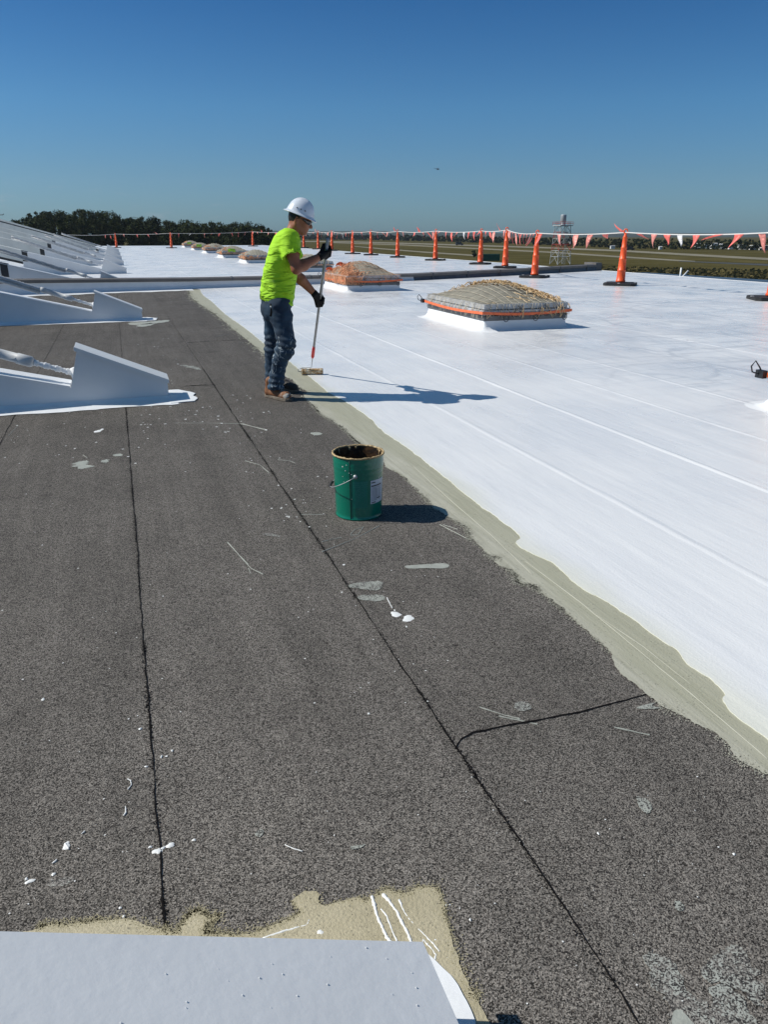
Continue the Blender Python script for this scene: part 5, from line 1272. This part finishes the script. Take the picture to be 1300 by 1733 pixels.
# belt of trees across the airfield: base and top lines from the photo
BASE = [(440, 404.5), (640, 406), (760, 408.5), (900, 413), (1050, 419), (1180, 421.5), (1300, 422.5), (1420, 423)]
TOP = [(440, 397), (640, 397.5), (760, 399), (900, 402), (1050, 403.5), (1180, 404.5), (1300, 405), (1420, 405)]
LV = []
for i in range(420):
    px = 440 + 980 * (i + rs.rand()) / 420; yb = np.interp(px, [q[0] for q in BASE], [q[1] for q in BASE]); yt = np.interp(px, [q[0] for q in TOP], [q[1] for q in TOP]) + rs.uniform(-1.2, 2.0); d = (EYE - ZG) * F_PX / CP / (yb - HORIZON) * rs.uniform(1, 1.05)
    zt = EYE + (HORIZON - yt) / (F_PX / CP) * d; hh = (zt - ZG) / 2; wdt = d * 7 / 1335
    LV.append(crown_faces((wx(px, d), d, ZG + hh), wdt, hh * 1.08, 110, rs, d * .0009))
belt = leaf_mesh('tree_belt', np.concatenate(LV), M_['leafrt']); tag(belt, 'long dark belt of trees on the far side of the airfield', 'tree belt', None, 'stuff')
# low blue wooded ridge on the skyline
m = MB(); V = []; n = 160
HT = [(380, 393), (470, 392.5), (560, 393.3), (640, 392.8), (700, 394), (800, 395.5), (950, 397), (1100, 397.6), (1200, 398.2), (1300, 399), (1450, 400)]
for i in range(n + 1):
    px = 380 + 1100 * i / n; d = 2600; zt = max(EYE + (HORIZON - np.interp(px, [q[0] for q in HT], [q[1] for q in HT]) + rs.uniform(-.25, .25)) / 1335 * d + 3, 4)
    x = wx(px, d); V += [(x, d - 60, ZG), (x, d, zt), (x, d + 200, zt * .9), (x, d + 500, ZG)]
m.add(V, [(4 * i + k, 4 * i + k + 1, 4 * i + 5 + k, 4 * i + 4 + k) for i in range(n) for k in range(3)]); rd = m.build('hills', M_['ridge'], None, True); tag(rd, kind='structure')
# marsh reeds beyond the lower roof
LV = []
for i in range(3000):
    px = rs.uniform(1015, 1330); yb = rs.uniform(452 + (px - 1015) * .02, 482 + (px - 1015) * .03); p = ground(px, yb, ZG); h = rs.uniform(.2, .6) * (1.25 if rs.rand() < .2 else 1); lx = rs.uniform(-.5, .5); w_ = rs.uniform(.25, .7)
    LV.append(np.array([(p.x - w_, p.y, ZG), (p.x + w_, p.y + rs.uniform(-.4, .4), ZG), (p.x + lx + w_ * .5, p.y, ZG + h), (p.x + lx - w_ * .4, p.y, ZG + h * rs.uniform(.7, 1))]))
M_['reed'] = mat('marsh_reeds', (.16, .13, .055), 1.0, spec=0.0, noise=(.12, .55, 4))
rd_ = leaf_mesh('marsh_reeds', np.concatenate(LV), M_['reed']); tag(rd_, 'tall brown green marsh grass below the roof edge on the right', 'marsh grass', None, 'stuff')

# ------------------------------------------------------------------ lattice tower
D = 262.0; tb = ground(948, 447.5, ZG); tw = empty('lattice_tower', tb, .35, 'red and white lattice tower with platform and silver tank on top, standing on the airfield', 'tower'); tw.scale = (1, 1, .925)
red, wht = mat('tower_red', (.42, .055, .04), .6), mat('tower_white', (.46, .47, .47), .6)
Ht = 14.0; 
def leg(i, z): s = 2.55 - .65 * z / Ht; return Vector(((1, 1, -1, -1)[i] * s, (1, -1, -1, 1)[i] * s, z))
lev = [0, 2.8, 5.0, 7.2, 9.3, 11.5, 13.6]
colr = [wht, wht, red, wht, red, wht]
for j in range(6):
    mt = colr[j]
    for i in range(4): m = MB(); m.tube([leg(i, lev[j]), leg(i, lev[j + 1])], .11, 6); m.build('leg_section', mt, tw)
    m = MB()
    for i in range(4):
        k = (i + 1) % 4; mid_ = (leg(i, lev[j + 1]) + leg(k, lev[j + 1])) / 2
        m.tube([leg(i, lev[j]), mid_], .06, 5); m.tube([leg(k, lev[j]), mid_], .06, 5); m.tube([leg(i, lev[j + 1]), leg(k, lev[j + 1])], .075, 5)
    m.build('bracing', mt, tw)
m = MB(); m.box((0, 0, 13.75), (5.0, 5.0, .25)); m.build('platform', wht, tw)
m = MB()
for i in range(4):
    a = Vector(((1, 1, -1, -1)[i] * 2.5, (1, -1, -1, 1)[i] * 2.5, 13.9)); b = Vector(((1, -1, -1, 1)[i] * 2.5, (-1, -1, 1, 1)[i] * 2.5, 13.9))
    for zz in (.55, 1.1): m.tube([a + Vector((0, 0, zz)), b + Vector((0, 0, zz))], .06, 4)
    for t_ in (0, .33, .66): q = a.lerp(b, t_); m.tube([q, q + Vector((0, 0, 1.1))], .06, 4)
m.build('railing', red, tw)
m = MB(); m.lathe([(0, 13.9), (.85, 13.9), (.85, 14.2), (.7, 14.4), (.95, 15.0), (1.0, 17.3), (.95, 17.5), (0, 17.6)], 18); m.build('tank', M_['galv'], tw, True)
m = MB()
for z in np.arange(.4, 13.6, .5): m.box((1.9 - .4 * z / 14, 0, z), (.5, .06, .06))
m.tube([(2.15, 0, 0), (1.75, 0, 13.8)], .05, 4); m.tube([(1.65, 0, 0), (1.25, 0, 13.8)], .05, 4); m.build('ladder', wht, tw)

# ------------------------------------------------------------------ distant things on the airfield
def far_at(px, py): p = ground(px, py, ZG); return p
bw = mat('far_white_wall', (.78, .78, .76), .6, noise=(.3, .08)); br = mat('far_grey_roof', (.30, .31, .33), .6); bwin = mat('far_window', (.04, .05, .06), .2)
HS = [(1181, 416.5, 9, 4, 'leftmost low white building beyond the taxiways near the tree belt'), (1196, 417, 7, 3.2, 'second low white building from the left on the far side'), (1208, 417.5, 12, 5, 'white two storey building with stepped roof in the distant cluster'), (1223, 418, 10, 4.5, 'white building just right of the stepped one in the distant cluster'),
      (1238, 418.5, 9, 3.2, 'low white shed in the middle of the distant cluster'), (1256, 419, 13, 3.4, 'long low white building right of the distant shed'), (1276, 419.5, 12, 3.0, 'low white building second from the right in the distant cluster'), (1292, 420, 11, 3.6, 'rightmost white building of the distant cluster near the photo edge'), (1037, 417.8, 7, 1.8, 'lone white hut left of the distant cluster, beside the tall cone'), (1118, 419, 5, 1.6, 'tiny white hut between the lone hut and the distant cluster')]
for i, (px, py, wpx_, hpx, lab) in enumerate(HS):
    p = far_at(px, py + 3.2); k = p.y / 1335; W_ = wpx_ * k; H_ = hpx * k + 1.2; D_s = W_ * .7
    t = empty('white_building', p, rnd.uniform(-.3, .3), lab, 'building', 'white buildings beyond the airfield')
    m = MB(); m.box((0, 0, H_ / 2), (W_, D_s, H_)); m.build('wall', bw, t)
    m = MB(); m.prism([(-W_ / 2 - .2, -D_s / 2 - .3, H_), (-W_ / 2 - .2, D_s / 2 + .3, H_), (-W_ / 2 - .2, 0, H_ + W_ * .12)], (W_ + .4, 0, 0)); m.build('roof', br if i % 3 else bw, t)
    for q in range(3): m = MB(); m.box((W_ * (-.3 + .3 * q), -D_s / 2 - .02, H_ * .55), (W_ * .12, .06, H_ * .28)); m.build('window', bwin, t)
def vehicle(px, py, L_, Hh, col, lab, rz):
    p = far_at(px, py); t = empty('parked_vehicle', p, rz, lab, 'vehicle'); c1 = mat('vehicle_paint', col, .35)
    m = MB(); m.prism([(-L_ / 2, -.9, .45), (L_ / 2, -.9, .45), (L_ / 2, -.9, .45 + Hh * .35), (L_ * .3, -.9, .45 + Hh * .42), (L_ * .18, -.9, Hh), (-L_ / 2, -.9, Hh)], (0, 1.8, 0)); m.build('body', c1, t)
    m = MB(); m.prism([(L_ * .27, -.92, .5 + Hh * .4), (L_ * .16, -.92, Hh * .92), (0, -.92, Hh * .92), (0, -.92, .5 + Hh * .4)], (0, 1.84, 0)); m.build('window', bwin, t)
    for x in (-L_ * .32, L_ * .32):
        for y in (-.85, .85): m = MB(); m.tube([(x, y - .1, .4), (x, y + .1, .4)], .4, 12); m.build('wheel', M_['rubber'], t)
vehicle(778, 415.2, 7.5, 3.0, (.03, .035, .04), 'dark truck on the airfield between the cones left of the tower', .1)
vehicle(1067, 423.5, 5.5, 2.2, (.04, .03, .03), 'small dark vehicle on the pale taxiway right of the tallest cone', .1)
p = far_at(829, 441.5); t = empty('storage_container', p, .1, 'green storage container on the grass beyond the roof edge, by a dark shrub', 'container')
gm = mat('container_green', (.012, .10, .055), .5, noise=(.6, .15)); m = MB(); m.box((0, 0, 1.25), (7.6, 2.4, 2.4)); 
for k in range(18): m.box((-3.6 + .42 * k, -1.24, 1.25), (.18, .08, 2.1))
m.build('box', gm, t); m = MB(); m.box((0, 0, 2.5), (7.7, 2.5, .12)); m.build('roof', gm, t); m = MB(); m.box((3.84, 0, 1.25), (.06, 2.0, 2.1)); m.build('door', gm, t)
p = far_at(802.5, 436.5); t = empty('shrub', p, 0, 'dark round shrub on the grass left of the green container', 'shrub'); leaf_mesh('crown', crown_faces((0, 0, 1.5), 1.7, 1.5, 500, rs, .25), M_['leafrt'], t); m = MB(); m.tube([(0, 0, 0), (0, 0, 1.2)], [.12, .06], 6); m.build('stem', M_['bark'], t)

# ------------------------------------------------------------------ aircraft in the sky
def air(px, py, d): return Vector((wx(px, d), d, zat(py, d)))
dk = mat('dark_airframe', (.02, .024, .028), .5)
h_ = empty('helicopter', air(738, 296, 1500), .12, 'tiny dark helicopter flying high above the cones', 'helicopter'); h_.scale = (.85,) * 3
m = MB(); m.tube([(-2.0, 0, .1), (-1.2, 0, 0), (0, 0, 0), (2.0, 0, -.1), (3.4, 0, -.35), (4.2, 0, -.5)], [.5, 1.0, 1.25, 1.2, .8, .25], 12); m.build('fuselage', dk, h_, True)
m = MB(); m.tube([(-1.6, 0, .3), (-6.5, 0, .7)], [.5, .2], 8); m.build('tail_boom', dk, h_, True); m = MB(); m.prism([(-6.2, -.08, .6), (-7.0, -.08, .5), (-7.6, -.08, 2.3), (-7.0, -.08, 2.3)], (0, .16, 0)); m.build('tail_fin', dk, h_)
m = MB(); m.tube([(0, 0, 1.0), (0, 0, 1.9)], .2, 8); m.build('mast', dk, h_)
for a in (.2, .2 + PI / 2, .2 + PI, .2 + 1.5 * PI): m = MB(); m.prism([(0, -.16, 1.85), (6.2, -.16, 1.95), (6.2, .16, 1.95), (0, .16, 1.85)], (0, 0, .08)); b = m.build('rotor_blade', dk, h_); b.rotation_euler = (0, 0, a)
for s_ in (-1, 1): m = MB(); m.tube([(-1.6, s_ * 1.1, -1.6), (2.4, s_ * 1.1, -1.6)], .1, 6); m.tube([(0, s_ * .8, -.8), (0, s_ * 1.1, -1.6)], .08, 6); m.build('skid', dk, h_)
a_ = empty('airplane', air(7.5, 366, 1400), 0, 'tiny dark aircraft at the left edge just above the uppermost beam', 'airplane'); a_.scale = (.5,) * 3
m = MB(); m.tube([(-9, 0, 0), (-6, 0, 0), (5, 0, .1), (9, 0, .6)], [.3, 1.3, 1.3, .4], 12); m.build('fuselage', dk, a_, True); m = MB(); m.prism([(-2, -9, .0), (1, 0, -.4), (3.6, 0, -.4), (1.2, -9, 0)], (0, 0, .25)); m.prism([(-2, 9, .0), (1.2, 9, 0), (3.6, 0, -.4), (1, 0, -.4)], (0, 0, .25)); m.build('wing', dk, a_)
m = MB(); m.prism([(5.5, -.15, .5), (8.8, -.15, .6), (9.8, -.15, 4.4), (8.2, -.15, 4.4)], (0, .3, 0)); m.build('tail_fin', dk, a_); m = MB(); m.prism([(7, -3.4, .8), (8.6, -3.4, .8), (9.0, 3.4, .8), (7.4, 3.4, .8)], (0, 0, .15)); m.build('tailplane', dk, a_)

# ------------------------------------------------------------------ air between here and the far trees
hm = bpy.data.materials.new('haze_air'); hm.use_nodes = True; hn = hm.node_tree; hn.nodes.remove(hn.nodes['Principled BSDF'])
pv = hn.nodes.new('ShaderNodeVolumePrincipled'); pv.inputs['Color'].default_value = (.72, .82, .95, 1); pv.inputs['Density'].default_value = 0.00006; pv.inputs['Anisotropy'].default_value = .2
hn.links.new(pv.outputs[0], hn.nodes['Material Output'].inputs['Volume'])
m = MB(); m.box((0, 1500, (ZG - 1 + 200) / 2), (3600, 3400, 200 - ZG + 1)); hz = m.build('haze', hm); tag(hz, kind='stuff')
